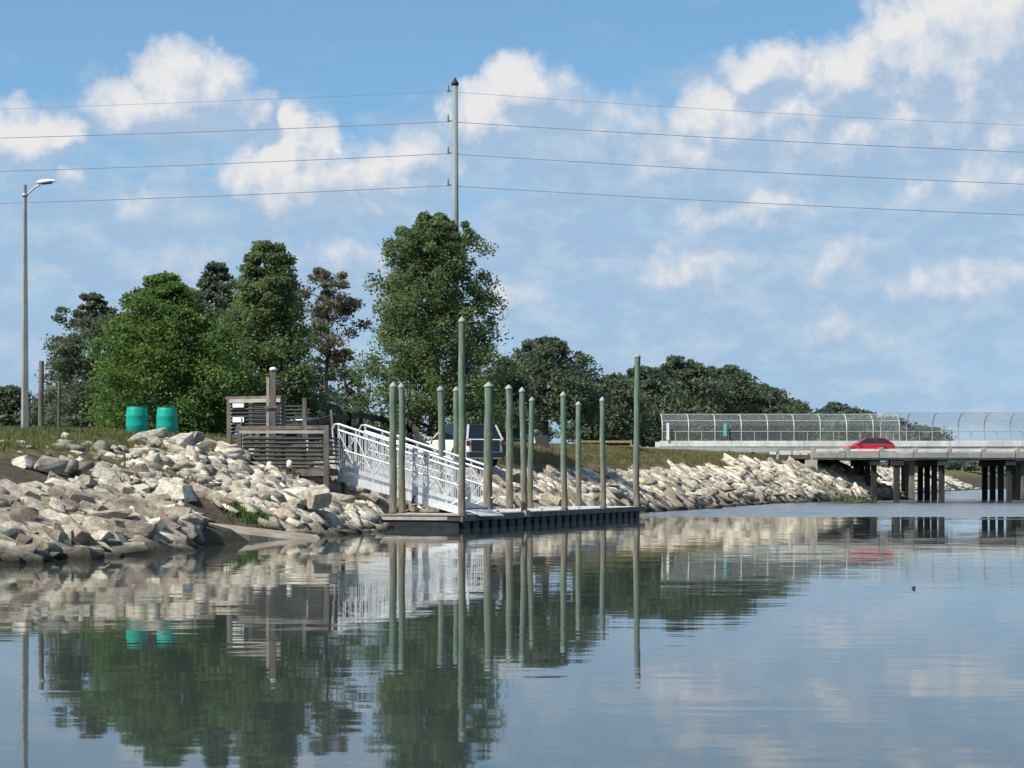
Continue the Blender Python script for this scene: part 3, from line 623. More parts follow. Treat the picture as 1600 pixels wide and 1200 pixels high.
# ------------------------------------------------------------------ street lamp, old posts, barrels
def build_lamp():
    Y = 57.0; x = X(39, Y); z0 = gz(x, Y); h = Z(288, Y) - z0; r = empty('street_lamp', (x, Y, z0), math.radians(28)); tag(r, 'tall square concrete lamp post with a short arm on the bank', 'street lamp')
    m = MB(); b, t = .10, .048
    m.add([(-b,-b,-.3),(b,-b,-.3),(b,b,-.3),(-b,b,-.3),(-t,-t,h),(t,-t,h),(t,t,h),(-t,t,h)], [(3,2,1,0),(4,5,6,7),(0,1,5,4),(1,2,6,5),(2,3,7,6),(3,0,4,7)]).build('post', M['conc_mid'], r, .02)
    c, s = math.cos(-.49), math.sin(-.49)
    q = lambda a, zz: (a * c, a * s, h + zz)
    MB().tube([q(.05, -.32), q(.16, -.22), q(.30, -.08), q(.46, -.02)], .028, 8).build('arm', M['galv'], r)
    MB().lathe([(.085, -.36), (.085, -.28)], 12, (0, 0, h)).build('bracket', M['galv'], r)
    hd = MB(); L = [(.34, .03, .05), (.45, .10, .085), (.62, .13, .09), (.80, .12, .07), (.90, .05, .03)]; vv = []; ff = []
    for a, w, d in L:
        ax = Vector((c, s, .10)) * a; px_ = Vector((-s, c, 0))
        for k in range(10):
            an = 2 * math.pi * k / 10; vv.append(ax + px_ * (w * math.cos(an)) + Vector((0, 0, h + (d if math.sin(an) > 0 else d * .45) * math.sin(an))))
    for i in range(len(L) - 1):
        for k in range(10): ff.append((i*10+k, i*10+(k+1) % 10, (i+1)*10+(k+1) % 10, (i+1)*10+k))
    ff += [tuple(range(10)), tuple(range(40, 50))[::-1]]
    hd.add(vv, ff, True); ho = hd.build('lamp_head', M['white'], r)
    MB().box((.50, -.07, 0), (.80, .07, .02)).build('lens', M['trim'], ho).matrix_local = Matrix.Translation((0, 0, h - .0)) @ Matrix.Rotation(-.49, 4, 'Z') @ Matrix.Rotation(-.1, 4, 'Y') @ Matrix.Translation((0, 0, -.055))
build_lamp()
def old_post(px, w, top, Y, label, mat):
    x = X(px, Y); z0 = gz(x, Y); h = Z(top, Y) - z0; m = MB(); r = w / F * Y / 2
    m.tube([(0, 0, -.3), (0, 0, h * .4), (.02, 0, h)], [r * 1.1, r, r * .92], 10); o = m.build('old_post', mat); o.location = (x, Y, z0); tag(o, label, 'post')
old_post(64, 8.5, 564, 68, 'weathered brown wooden post just right of the lamp post', M['wood'])
old_post(92, 4.6, 600, 74, 'thinner grey post beside the grey green tree', M['wood'])
def barrel(px, top, w, Y, label):
    x = X(px, Y); z0 = gz(x, Y) - .02; R = w / F * Y / 2; h = Z(top, Y) - z0; r = empty('barrel', (x, Y, z0)); tag(r, label, 'barrel', 'teal plastic barrels')
    MB().lathe([(R * .86, 0), (R * .95, .03), (R * .985, h * .3), (R, h * .33), (R, h * .36), (R * .985, h * .39), (R * .985, h * .63), (R, h * .66), (R, h * .69), (R * .98, h * .72), (R * .93, h * .93), (R * .87, h * .99)], 28).build('body', M['teal'], r)
    m = MB(); m.lathe([(R * .87, h * .985), (R * .90, h), (R * .90, h * 1.012), (R * .84, h * 1.012)], 28)
    m.build('rim', M['teal'], r)
    MB().lathe([(.045, h * 1.01), (.045, h * 1.03)], 10, (R * .5, 0, 0)).build('bung', M['trim'], r)
barrel(214, 636, 34, 63, 'teal plastic barrel standing left of its twin in front of the trees')
barrel(261, 637, 33, 65, 'teal plastic barrel standing right of its twin, partly behind white rocks')
#PART3
# ------------------------------------------------------------------ floating dock
DU = Vector((.348, .938, 0)).normalized(); DV = Vector((-DU.y, DU.x, 0)); DC = Vector((-1.56, 59.2, 0)); DL, DW, DZ = 19.6, 2.66, .44
def dpt(t, w, z): return DC + DU * t + DV * w + Vector((0, 0, z))
def build_dock():
    r = empty('floating_dock', DC); tag(r, 'long low floating dock with bleached planks and black floats', 'dock')
    inv = Matrix.Translation(-DC)
    def fin(o): o.data.transform(inv); return o
    for i in range(98):                                    # deck planks
        t = .1 + i * (DL - .2) / 98; m = MB(); m.bar(dpt(t + .09, .05, DZ - .02), dpt(t + .09, DW - .05, DZ - .02 + .004 * (i % 3)), .178, .04); fin(m.build('deck_plank', M['deck'], r))
    m = MB(); m.bar(dpt(-.05, -.03, DZ - .115), dpt(DL * .285, -.03, DZ - .115), .06, .19); fin(m.build('side_fascia', M['wood'], r))
    m = MB(); m.bar(dpt(DL * .295, -.03, DZ - .11), dpt(DL + .25, -.03, DZ - .10), .06, .17); fin(m.build('side_fascia', M['wood'], r))
    fin(MB().bar(dpt(DL * .28, -.08, DZ - .06), dpt(DL * .30, -.08, DZ - .06), .1, .22).build('hinge_plate', M['wood_light'], r))
    fin(MB().bar(dpt(-.03, DW + .03, DZ - .14), dpt(DL, DW + .03, DZ - .14), .06, .26).build('side_fascia', M['wood'], r))
    fin(MB().bar(dpt(-.04, 0, DZ - .02), dpt(-.04, DW, DZ - .02), .08, .05).build('end_cap', M['wood_light'], r))
    fin(MB().bar(dpt(-.02, .45, DZ - .12), dpt(-.02, DW, DZ - .12), .06, .13).build('end_fascia', M['wood_light'], r))
    fin(MB().bar(dpt(-.02, 0, DZ - .12), dpt(-.02, .44, DZ - .12), .06, .17).build('end_fascia', M['wood_dark'], r))
    fin(MB().bar(dpt(.06, .1, .0), dpt(.06, DW - .1, .0), .12, .5).build('end_float', M['float'], r))
    n = 24
    for i in range(n):                                     # float tubs under the frame
        t0 = .2 + i * (DL - .3) / n; L = (DL - .3) / n
        m = MB(); m.bar(dpt(t0, .10, .0), dpt(t0 + L * .66, .10, .0), .22, .5); m.bar(dpt(t0, 1.2, .0), dpt(t0 + L * .66, 1.2, .0), 1.9, .48)
        fin(m.build('float', M['float'], r, .03))
    fin(MB().bar(dpt(.2, DW - .2, .02), dpt(DL - .1, DW - .2, .02), .1, .48).build('rear_float', M['float'], r))
    for t in (3.6, 7.9, 12.0):
        m = MB(); p = dpt(t, .16, DZ); m.bar(p + DU * -.11 + Vector((0, 0, .06)), p + DU * .11 + Vector((0, 0, .06)), .03, .03); m.tube([p + DU * -.05, p + DU * -.05 + Vector((0, 0, .06))], .015, 6); m.tube([p + DU * .05, p + DU * .05 + Vector((0, 0, .06))], .015, 6)
        fin(m.build('cleat', M['galv'], r))
build_dock()
def pile(px, Yp, top, wpx, label, lean=None, seed=0):
    lean = random.Random(seed + 40).uniform(-.07, .07) if lean is None else lean
    x = X(px, Yp) - lean * .5; h = Z(top, Yp); r0 = wpx / F * Yp / 2; root = empty('mooring_pile', (x, Yp, 0)); tag(root, label, 'dock pile', 'piles of the floating dock'); rr = random.Random(seed)
    m = MB(); n = 9; pts = [Vector((lean * (i / n) + rr.gauss(0, .012), rr.gauss(0, .012), -1.0 + (h - .12 + 1.0) * i / n)) for i in range(n + 1)]
    m.tube(pts, [r0 * (1.06 - .14 * i / n) * (1 + rr.gauss(0, .02)) for i in range(n + 1)], 14); m.build('shaft', M['pile'], root)
    e = pts[-1]; q = r0 * .92; MB().lathe([(q * 1.0, -.06), (q * 1.10, -.055), (q * 1.12, 0), (q * .62, .07), (q * .08, .125)], 14, e).build('cap', M['pilecap'], root)
    MB().lathe([(r0 * 1.08, .43), (r0 * 1.22, .435), (r0 * 1.22, .475), (r0 * 1.08, .48)], 14).build('pile_hoop', M['trim'], root)
def edge_pile(px, side, *a, **k):
    w = .17 if side == 'out' else (DW - .17 if px < 650 or px > 740 else DW - .75)
    t = min((i * .02 for i in range(-10, 1000)), key=lambda t: abs(800 + F * dpt(t, w, 0).x / dpt(t, w, 0).y - px)); pile(px, dpt(t, w, 0).y, *a, **k)
edge_pile(722, 'out', 495, 11.5, 'tall green pile at the near corner of the floating dock', seed=1)
edge_pile(763, 'out', 597, 14.5, 'thickest pile, on the open water side, first after the near tall one', lean=.03, seed=2)
edge_pile(818, 'out', 605, 10, 'pile on the open water side of the dock, second after the near tall one', seed=3)
edge_pile(881, 'out', 612, 10, 'pile on the open water side of the dock, third after the near tall one', lean=-.05, seed=4)
edge_pile(942, 'out', 620, 8.8, 'pile on the open water side, last before the tall far pile', seed=5)
edge_pile(995, 'out', 552, 9.8, 'tall green pile at the far end of the dock', seed=6)
edge_pile(614, 'in', 597, 12, 'leftmost pile at the shore end of the dock, left one of a close pair', lean=.04, seed=7)
edge_pile(628, 'in', 598, 10.8, 'greener right hand pile of the close pair at the left end of the dock', seed=8)
edge_pile(691, 'in', 603, 11.6, 'pile on the shore side of the dock standing before the white SUV', lean=-.07, seed=9)
edge_pile(713, 'in', 604, 10, 'pile on the shore side half hidden by the tall near pile', seed=10)
edge_pile(796, 'in', 601, 11.6, 'light green pile on the shore side just right of the thickest pile', seed=11)
edge_pile(829, 'in', 620, 9, 'short pile on the shore side almost touching its taller neighbour', seed=12)
edge_pile(904, 'in', 627, 9, 'lowest pile on the shore side near the far end of the dock', lean=-.04, seed=13)
# ------------------------------------------------------------------ gangway
GA0, GA1 = Vector((X(529, 63), 63, 1.66)), Vector((X(726, 60.5), 60.5, .56))      # camera side truss, foot of the rail line
GU = (GA1 - GA0); GL = GU.length; GU.normalize(); GWV = Vector((.518, .855, 0)).normalized() * 1.5
def build_gangway():
    r = empty('gangway', GA0); tag(r, 'white aluminium truss gangway sloping down from the landing to the dock', 'gangway'); inv = Matrix.Translation(-GA0)
    def fin(o): o.data.transform(inv); return o
    up = Vector((0, 0, 1)); hgt = 1.52
    for side, off in (('near', Vector()), ('far', GWV)):
        P = lambda t, h: GA0 + off + GU * (t * GL) + up * (h * (1.14 - .20 * t) - .06)
        fin(MB().bar(P(0, 0), P(1, 0), .10, .24).build('bottom_chord', M['alu'], r))
        fin(MB().bar(P(0, .30), P(1, .30), .05, .14).build('kick_rail', M['alu'], r))
        fin(MB().tube([P(.0, hgt), P(1, hgt)], .042, 8).build('top_rail', M['alu'], r))
        fin(MB().tube([P(.0, hgt - .17), P(1, hgt - .17)], .040, 8).build('top_rail', M['alu'], r))
        fin(MB().tube([P(.04, .82), P(.97, .82)], .028, 8).build('mid_rail', M['alu'], r))
        fin(MB().tube([P(0, hgt), P(-.03, hgt - .04), P(-.05, hgt - .2), P(-.02, .05)], .035, 8).build('end_post', M['alu'], r))
        n = 7
        for i in range(n + 1):
            fin(MB().bar(P(i / n, .0), P(i / n, hgt), .05, .06).build('upright', M['alu'], r))
            if i < n: fin(MB().tube([P(i / n, .32 if i % 2 else hgt - .2), P((i + 1) / n, hgt - .2 if i % 2 else .32)], .022, 6).build('brace', M['alu'], r))
            if i < n: fin(MB().tube([P(i / n, hgt - .2 if i % 2 else .32), P((i + 1) / n, .32 if i % 2 else hgt - .2)], .022, 6).build('brace', M['alu'], r))
        k = 64
        for i in range(k):
            t = (i + .5) / k; fin(MB().bar(P(t, .06), P(t, .82 if i % 3 == 1 else hgt - .17), .022, .028).build('picket', M['alu'], r))
    m = MB(); a = GA0 + GWV * .03; n = 26
    for i in range(n):
        t = (i + .5) / n; p = GA0 + GU * (t * GL) + up * .05; m = MB(); m.bar(p + GWV * .05, p + GWV * .95, GL / n * .92, .03); fin(m.build('tread_plank', M['alu'], r))
    p = GA1 + GU * .25; fin(MB().add([GA1 + GWV * .05 + up * .02, GA1 + GWV * .95 + up * .02, p + GWV * .95 - up * .05 + GU * .35, p + GWV * .05 - up * .05 + GU * .35] + [q - up * .03 for q in (GA1 + GWV * .05 + up * .02, GA1 + GWV * .95 + up * .02, p + GWV * .95 - up * .05 + GU * .35, p + GWV * .05 - up * .05 + GU * .35)], [(0,3,2,1),(4,5,6,7),(0,1,5,4),(1,2,6,5),(2,3,7,6),(3,0,4,7)]).build('toe_plate', M['alu'], r))
    fin(MB().bar(GA0 + GU * (GL * .62) - up * .25 - GU * .1, GA0 + GU * (GL * .62) + up * .02, .16, .05).build('bracket', M['trim'], r))
    q = GA1 + up * .0
    for o_ in (Vector(), GWV):
        fin(MB().tube([GA1 + o_ - GU * .55 + up * .02, GA1 + o_ + up * .28 - GU * .2, GA1 + o_ + up * .40 + GU * .12], .03, 8).build('end_handle', M['white'], r))
build_gangway()
# ------------------------------------------------------------------ wooden landing (lower) and upper landing
def local(c, u):
    u = Vector(u).normalized(); v = Vector((-u.y, u.x, 0)); c = Vector(c); return lambda a, b, z: c + u * a + v * b + Vector((0, 0, z))
def build_landing():
    A, B = Vector((X(375, 62.8), 62.8, 0)), Vector((X(511, 62.0), 62.0, 0)); L = (B - A).length; Q = local(A, B - A); r = empty('wooden_landing', A)
    tag(r, 'lower weathered wooden landing with black horizontal rails beside the gangway', 'landing'); inv = Matrix.Translation(-A)
    def fin(o): o.data.transform(inv); return o
    zd, zr = 1.86, 3.20; D = 1.5
    for i in range(int(L / .15)):
        a = .02 + i * .15; fin(MB().bar(Q(a + .07, -.05, zd - .02), Q(a + .07, D, zd - .02 + .003 * (i % 3)), .14, .04).build('deck_plank', M['wood'], r))
    fin(MB().bar(Q(.3, -.02, zd - .13), Q(L - .05, -.02, zd - .13), .05, .19).build('rim_joist', M['wood'], r))
    fin(MB().bar(Q(.75, -.08, zd - .18), Q(2.1, -.08, zd - .22), .05, .22).build('patch_board', M['wood_light'], r))
    for b in (.5, 1.1): fin(MB().bar(Q(.1, b, zd - .13), Q(L - .05, b, zd - .13), .05, .17).build('joist', M['wood_dark'], r))
    fin(MB().bar(Q(L - .03, 0, zd - .13), Q(L - .03, D, zd - .13), .05, .19).build('rim_joist', M['wood'], r))
    def leg(a, b, z1, w=.15, mat='wood'):
        p = Q(a, b, 0); g = gz(p.x, p.y); fin(MB().bar((p.x, p.y, g - .5), (p.x, p.y, z1), w, w, (0, 1, 0)).build('post', M[mat], r, .01))
    leg(0, -.05, zr + .12, .15); leg(L, -.05, zr + .06, .17); leg(L, D, zr + .06, .13); leg(L * .57, -.12, zd + .05, .13, 'wood_dark'); leg(L * .27, -.1, zd - .2, .12, 'wood_dark'); leg(0, D, zr + .1, .13)
    fin(MB().bar(Q(-.08, -.06, zr), Q(L + .05, -.06, zr), .10, .12).build('hand_rail', M['wood'], r))
    fin(MB().bar(Q(-.02, -.10, zr - .13), Q(L, -.10, zr - .15), .04, .10).build('hand_rail', M['wood_light'], r))
    for i in range(7):
        z = zd + .18 + i * .135; fin(MB().tube([Q(.14, -.03, z), Q(L - .12, -.03, z - .02)], .050, 8).build('rail_pipe', M['slat'], r))
        fin(MB().tube([Q(.06, -.03, z), Q(.16, -.03, z)], .044, 8).build('pipe_end', M['pilecap'], r))
        fin(MB().tube([Q(L, .05, z), Q(L, D - .05, z)], .030, 8).build('rail_pipe', M['slat'], r))
    for a, h in ((.32, .42), (1.05, .24), (1.75, .30)):
        p = Q(a, -.02, zd); fin(MB().lathe([(.10, 0), (.11, h * .5), (.10, h * .85), (.05, h)], 10, p).build('stub_post', M['conc_white'], r))
    fin(MB().bar(Q(L * .57 - .12, -.17, zd - .42), Q(L * .57 + .30, -.17, zd + .02), .05, .10).build('knee_brace', M['wood_dark'], r))
    fin(MB().bar(Q(L * .78, -.02, zd + .55), Q(L * .78, -.02, zd + .98), .07, .05).build('hanging_rope', M['white'], r))
    for a in (.64, .95):                                            # slanting stair rails at the back
        fin(MB().bar(Q(L * a - .1, D, zd + .1), Q(L * a - .32, D + .1, zr + .62), .07, .12, (0, 1, 0)).build('stair_rail', M['wood'], r))
    for i in range(5): fin(MB().bar(Q(.5, D + .15 + i * .27, zd + .18 * i + .1), Q(1.9, D + .15 + i * .27, zd + .18 * i + .1), .27, .05).build('step', M['wood'], r))
build_landing()
def build_upper():
    Y = 66.0; A, B = Vector((X(358, Y), Y, 0)), Vector((X(443, Y - .8), Y - .8, 0)); L = (B - A).length; Q = local(A, B - A); r = empty('upper_landing', A)
    tag(r, 'upper wooden landing railing with dark slats and two white strips', 'landing'); inv = Matrix.Translation(-A)
    def fin(o): o.data.transform(inv); return o
    zd, zr = Z(681, Y), Z(622, Y)
    for i in range(int(L / .15)): fin(MB().bar(Q(i * .15 + .07, 0, zd - .03), Q(i * .15 + .07, 1.5, zd - .03 + .003 * (i % 3)), .14, .04).build('deck_plank', M['wood'], r))
    for a, b in ((0, 0), (L, 0), (0, 1.5), (L, 1.5)):
        p = Q(a, b, 0); fin(MB().bar((p.x, p.y, gz(p.x, p.y) - .4), (p.x, p.y, zr + .03), .14, .14, (0, 1, 0)).build('post', M['wood'], r, .01))
    fin(MB().bar(Q(-.1, -.02, zr), Q(L + .1, -.02, zr), .10, .10).build('hand_rail', M['wood'], r))
    fin(MB().bar(Q(.05, -.07, zr - .11), Q(L - .05, -.07, zr - .11), .05, .12).build('hand_rail', M['wood_light'], r))
    for b in (0, 1.5):
        for i in range(8):
            z = zd + .14 + i * .128; fin(MB().tube([Q(.12, b, z), Q(L - .1, b, z)], .040, 8).build('rail_pipe', M['slat'], r))
            if not b: fin(MB().tube([Q(.08, b, z), Q(.17, b, z)], .036, 8).build('pipe_end', M['pilecap'], r)); fin(MB().tube([Q(L - .16, b, z), Q(L - .08, b, z)], .036, 8).build('pipe_end', M['pilecap'], r))
    for z0, z1 in ((Z(637, Y), Z(630, Y)), (Z(660, Y), Z(652, Y))):
        fin(MB().bar(Q(.18, -.06, (z0 + z1) / 2), Q(.62, -.06, (z0 + z1) / 2), .03, z1 - z0).build('white_strip', M['white'], r))
    fin(MB().bar(Q(.52, -.05, zd + .4), Q(.52, -.05, zd + .62), .12, .03).build('small_board', M['wood_light'], r))
build_upper()
def build_twin_post():
    Y = 64.8; x = X(424, Y); z0 = gz(x, Y) - .2; r = empty('twin_post', (x, Y, z0)); tag(r, 'tall pair of grey boards with a white top standing behind the lower landing', 'post'); h = Z(579, Y) - z0
    MB().bar((.04, 0, 0), (.06, 0, h), .20, .16, (0, 1, 0)).build('main_post', M['wood'], r, .01); MB().bar((-.13, -.02, 0), (-.11, -.02, h - .25), .09, .10, (0, 1, 0)).build('side_board', M['wood_light'], r)
    MB().bar((-.22, -.11, h - 1.25), (.22, -.11, h - 1.22), .04, .09).build('cross_tie', M['wood'], r)
    MB().lathe([(.12, 0), (.13, .05), (.09, .10), (.02, .12)], 12, (.06, 0, h)).build('cap', M['white'], r)
build_twin_post()
# ------------------------------------------------------------------ dark rail fence round the car park
def rail_fence(name, label, pts, mat, post_h, rails, step, w=.12, rw=.06, rh=.16, zoff=0.0):
    r = empty(name, (pts[0][0], pts[0][1], gz(*pts[0]))); tag(r, label, 'fence'); inv = Matrix.Translation(-r.location)
    for a, b in zip(pts[:-1], pts[1:]):
        a, b = Vector((*a, 0)), Vector((*b, 0)); n = max(1, round((b - a).length / step)); prev = None
        for i in range(n + 1):
            p = a.lerp(b, i / n); g = gz(p.x, p.y) + zoff
            o = MB().bar((p.x, p.y, g - .3 - zoff), (p.x, p.y, g + post_h), w, w, (0, 1, 0)).build('post', M[mat], r); o.data.transform(inv)
            if prev is not None:
                for h in rails: o = MB().bar((prev.x, prev.y, prev.z + h), (p.x, p.y, g + h), rw, rh).build('rail', M[mat], r); o.data.transform(inv)
            prev = Vector((p.x, p.y, g))
rail_fence('timber_fence', 'dark timber rail fence running back behind the gangway', [(X(468, 69), 69), (X(545, 77), 77), (X(612, 90), 90)], 'wood_dark', 1.30, (1.12, .62), 3.2, .17, .09, .24)
rail_fence('timber_fence', 'dark timber rail fence between the gangway and the white SUV', [(X(606, 92), 92), (X(640, 82), 82), (X(664, 76), 76)], 'wood_dark', 1.20, (1.08, .55), 3.4, .20, .10, .22)
# ------------------------------------------------------------------ vehicles
def car(name, label, cat, loc, heading, L, Wd, H, paint, prof='suv', rear='paint', group=None):
    """heading: angle of the nose from +X; body lofted from side profile sections"""
    r = empty(name, loc, heading); tag(r, label, cat, group); hw = Wd / 2
    if prof == 'suv':   low = [(-.5, .42), (-.49, .62), (.18, .62), (.30, .60), (.47, .55), (.5, .40)]; roof = [(-.485, .60), (-.43, .97), (-.20, 1.0), (.02, .98), (.21, .61)]
    else:               low = [(-.5, .45), (-.485, .66), (.10, .64), (.30, .56), (.46, .46), (.5, .32)]; roof = [(-.48, .64), (-.33, .95), (-.12, 1.0), (.03, .97), (.24, .60)]
    m = MB(); sill = .2 * H / 1.5; vv = []; st = [(x * L, z * H) for x, z in low]; n = len(st)
    for k, (wf, zi) in enumerate(((.94, 0), (1.0, .5), (.96, 1.0))):
        pass
    rows = []
    for x, zt in st:
        taper = 1 - .12 * max(0, abs(x) / L - .38) / .12
        rows.append([(x, -hw * .93 * taper, sill), (x, -hw * taper, sill + (zt - sill) * .45), (x, -hw * .97 * taper, zt * .97), (x, -hw * .90 * taper, zt), (x, hw * .90 * taper, zt), (x, hw * .97 * taper, zt * .97), (x, hw * taper, sill + (zt - sill) * .45), (x, hw * .93 * taper, sill)])
    vv = [p for row in rows for p in row]; ff = []
    for i in range(n - 1):
        for j in range(8): a, b = i * 8 + j, i * 8 + (j + 1) % 8; ff.append((a, b, b + 8, a + 8))
    ff += [tuple(range(8))[::-1], tuple((n - 1) * 8 + j for j in range(8))]
    body = m.add(vv, ff).build('body', M[paint], r, .03)
    rp = [(x * L, z * H) for x, z in roof]; g = MB(); vv = []
    for x, z in rp:
        w = hw * (.90 - .22 * (z / H - .60) / .4); vv += [(x, -w, z), (x, w, z)]
    k = len(rp); ff = [(2*i, 2*i+1, 2*i+3, 2*i+2) for i in range(k - 1)] + [tuple(2*i for i in range(k)), tuple(2*i+1 for i in range(k))[::-1], (0, 2*k-2, 2*k-1, 1)]
    g.add(vv, ff).build('windows', M['glass'], r, .02)
    m = MB(); z1 = H + .02                                                     # roof skin and pillars
    pr = rp[1:4]
    for i in range(2):
        (xa, za), (xb, zb) = pr[i], pr[i + 1]; wa, wb = hw * .70, hw * .70
        m.add([(xa, -wa, za + .012), (xa, wa, za + .012), (xb, wb, zb + .012), (xb, -wb, zb + .012), (xa, -wa, za - .05), (xa, wa, za - .05), (xb, wb, zb - .05), (xb, -wb, zb - .05)], [(0,3,2,1),(4,5,6,7),(0,1,5,4),(1,2,6,5),(2,3,7,6),(3,0,4,7)])
    m.build('roof', M[paint if prof != 'suv' else 'trim'], r)
    for s in (-1, 1):
        for i in (0, 3):
            (xa, za), (xb, zb) = rp[i], rp[i + 1]; wa = hw * (.905 - .22 * (za / H - .6) / .4); wb = hw * (.905 - .22 * (zb / H - .6) / .4)
            MB().bar((xa, s * wa, za), (xb, s * wb, zb), .05, .07, (0, 1, 0)).build('pillar', M[paint], r)
        xm = (rp[1][0] + rp[3][0]) / 2; MB().bar((xm, s * hw * .915, .62 * H), (xm, s * hw * .70, .98 * H), .06, .04, (0, 1, 0)).build('pillar', M['trim'], r)
        MB().box((L * .17, s * hw * 1.0 - .03, .64 * H), (L * .20, s * hw * 1.0 + s * .13 + .03, .71 * H)).build('mirror', M[paint], r)
        for x in (-.30, .31):
            wh = empty('wheel', (0, 0, 0)); wh.parent = r; R = .225 * H if prof == 'suv' else .23 * H; wh.location = (x * L, s * hw * .93, R)
            t = MB(); t.lathe([(R * .62, -.10), (R * .95, -.10), (R, -.06), (R, .06), (R * .95, .10), (R * .62, .10)], 20); t.lathe([(R * 1.22, -.02), (R * 1.22, .02)], 20)
            to = t.build('tyre', M['black'], wh); to.rotation_euler = (math.pi / 2, 0, 0)
            ro = MB().lathe([(R * .15, -.11), (R * .60, -.09), (R * .62, .09), (R * .15, .11)], 14).build('rim', M['rim'], wh); ro.rotation_euler = (math.pi / 2, 0, 0)
        MB().box((L * .455, s * hw * .55 - .16, .44 * H * (1 if prof == 'suv' else .86)), (L * .497, s * hw * .55 + .16, .50 * H * (1 if prof == 'suv' else .86))).build('headlight', M['lamp_clear'], r)
        MB().box((-L * .505, s * hw * .86 - .05, .46 * H), (-L * .47, s * hw * .86 + .05, .57 * H)).build('tail_light', M['lamp_red'], r)
    MB().box((-L * .515, -hw * .9, .17 * H), (-L * .46, hw * .9, .30 * H)).build('bumper', M['trim'], r, .02); MB().box((L * .46, -hw * .9, .15 * H), (L * .508, hw * .9, .26 * H)).build('bumper', M['trim'], r, .02)
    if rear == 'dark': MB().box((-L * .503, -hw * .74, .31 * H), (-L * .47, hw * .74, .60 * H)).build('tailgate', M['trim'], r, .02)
    return r
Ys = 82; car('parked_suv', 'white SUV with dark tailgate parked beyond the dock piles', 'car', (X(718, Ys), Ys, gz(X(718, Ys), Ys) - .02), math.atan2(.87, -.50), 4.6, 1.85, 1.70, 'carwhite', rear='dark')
Ys = 77; car('parked_suv', 'dark grey SUV parked behind the landing and timber fence', 'car', (X(480, Ys), Ys, gz(X(480, Ys), Ys) - .02), math.atan2(-.96, -.28), 4.4, 1.8, 1.58, 'cargrey')
Ys = 108; car('parked_car', 'small pale blue car parked far behind the piles right of the SUV', 'car', (X(786, Ys), Ys, gz(X(786, Ys), Ys) - .02), math.atan2(.8, -.6), 4.2, 1.75, 1.42, 'carblue', prof='hatch')
def build_bundle():
    Y = 98; x = X(843, Y); z0 = gz(x, Y); r = empty('covered_bundle', (x, Y, z0)); tag(r, 'small black bundle with a white side on the grass below the oak', 'bundle')
    m = rock_mesh('bundle', M['black'], 77, (.42, .35, .36), 18); o = bpy.data.objects.new('cover', m); o.location = (.12, 0, .30); link(o, r)
    m = rock_mesh('bundle', M['white'], 78, (.22, .18, .22), 18); o = bpy.data.objects.new('white_sack', m); o.location = (-.32, -.1, .30); link(o, r)
build_bundle()
def board_sign(px, p0, p1, wpx, Y, label, mat, post=True):
    x = X(px, Y); z0 = gz(x, Y); r = empty('sign', (x, Y, z0)); tag(r, label, 'sign'); w = wpx / F * Y / 2
    MB().box((-w, -.03, Z(p1, Y) - z0), (w, 0, Z(p0, Y) - z0)).build('board', M[mat], r, .005); MB().bar((0, .04, -.3), (0, .04, Z(p0, Y) - z0 - .02), .07, .07, (0, 1, 0)).build('post', M['galv'], r)
board_sign(804, 654, 671, 5.5, 112, 'white board sign between two piles under the oak', 'white')
rail_fence('wooden_barrier', 'yellow brown plank barrier beside the road left of the tall far pile', [(X(898, 148), 148), (X(986, 148), 148)], 'wood_yellow', 1.35, (1.2, .80), 2.2, .14, .06, .17, -.1)
# ------------------------------------------------------------------ bridges
def build_near_bridge():
    Y0, Y1, x0, x1, zt = 141.0, 149.6, 22.0, 62.0, 3.42; r = empty('road_bridge', (x0, Y0, 0)); tag(r, 'low concrete road bridge on rows of dark piles', 'bridge'); inv = Matrix.Translation(-Vector((x0, Y0, 0)))
    def fin(o): o.data.transform(inv); return o
    fin(MB().box((x0, Y0 + .1, zt - .42), (x1, Y1 - .1, zt - .002)).build('deck_slab', M['conc_mid'], r))
    fin(MB().box((x0, Y0 + .45, zt), (x1, Y1 - .45, zt + .03)).build('road_surface', M['asphalt'], r))
    for i in range(16):                                              # kerb blocks and rails between the posts on both sides
        a = x0 + i * 2.5
        for y, sgn in ((Y0, 1), (Y1, -1)):
            fin(MB().box((a + .02, min(y, y + sgn * .42), zt - .30), (a + 2.46, max(y, y + sgn * .42), zt + .12)).build('edge_block', M['conc_mid'], r, .01))
            fin(MB().box((a + .32, min(y + sgn * .08, y + sgn * .30), zt + .17), (a + 2.48, max(y + sgn * .08, y + sgn * .30), zt + .36)).build('rail', M['conc_white'], r, .01))
            fin(MB().box((a, min(y + sgn * .04, y + sgn * .36), zt + .121), (a + .31, max(y + sgn * .04, y + sgn * .36), zt + .46)).build('rail_post', M['conc'], r, .02))
    for xb in (26.7, 31.7, 36.7, 41.7, 46.7):
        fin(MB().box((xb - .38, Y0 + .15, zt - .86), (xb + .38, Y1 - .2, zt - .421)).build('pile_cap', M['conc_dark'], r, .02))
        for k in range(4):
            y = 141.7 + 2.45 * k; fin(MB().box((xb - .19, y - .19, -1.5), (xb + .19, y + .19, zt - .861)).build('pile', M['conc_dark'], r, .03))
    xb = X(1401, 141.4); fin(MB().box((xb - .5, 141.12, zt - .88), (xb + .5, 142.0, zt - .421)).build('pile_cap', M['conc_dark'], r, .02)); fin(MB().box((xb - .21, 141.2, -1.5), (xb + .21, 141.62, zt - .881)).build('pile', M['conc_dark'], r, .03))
    fin(MB().box((x0 - .4, Y0 - .2, 1.2), (x0 + .4, Y1 + .2, zt - .43)).build('abutment', M['conc'], r))
build_near_bridge()
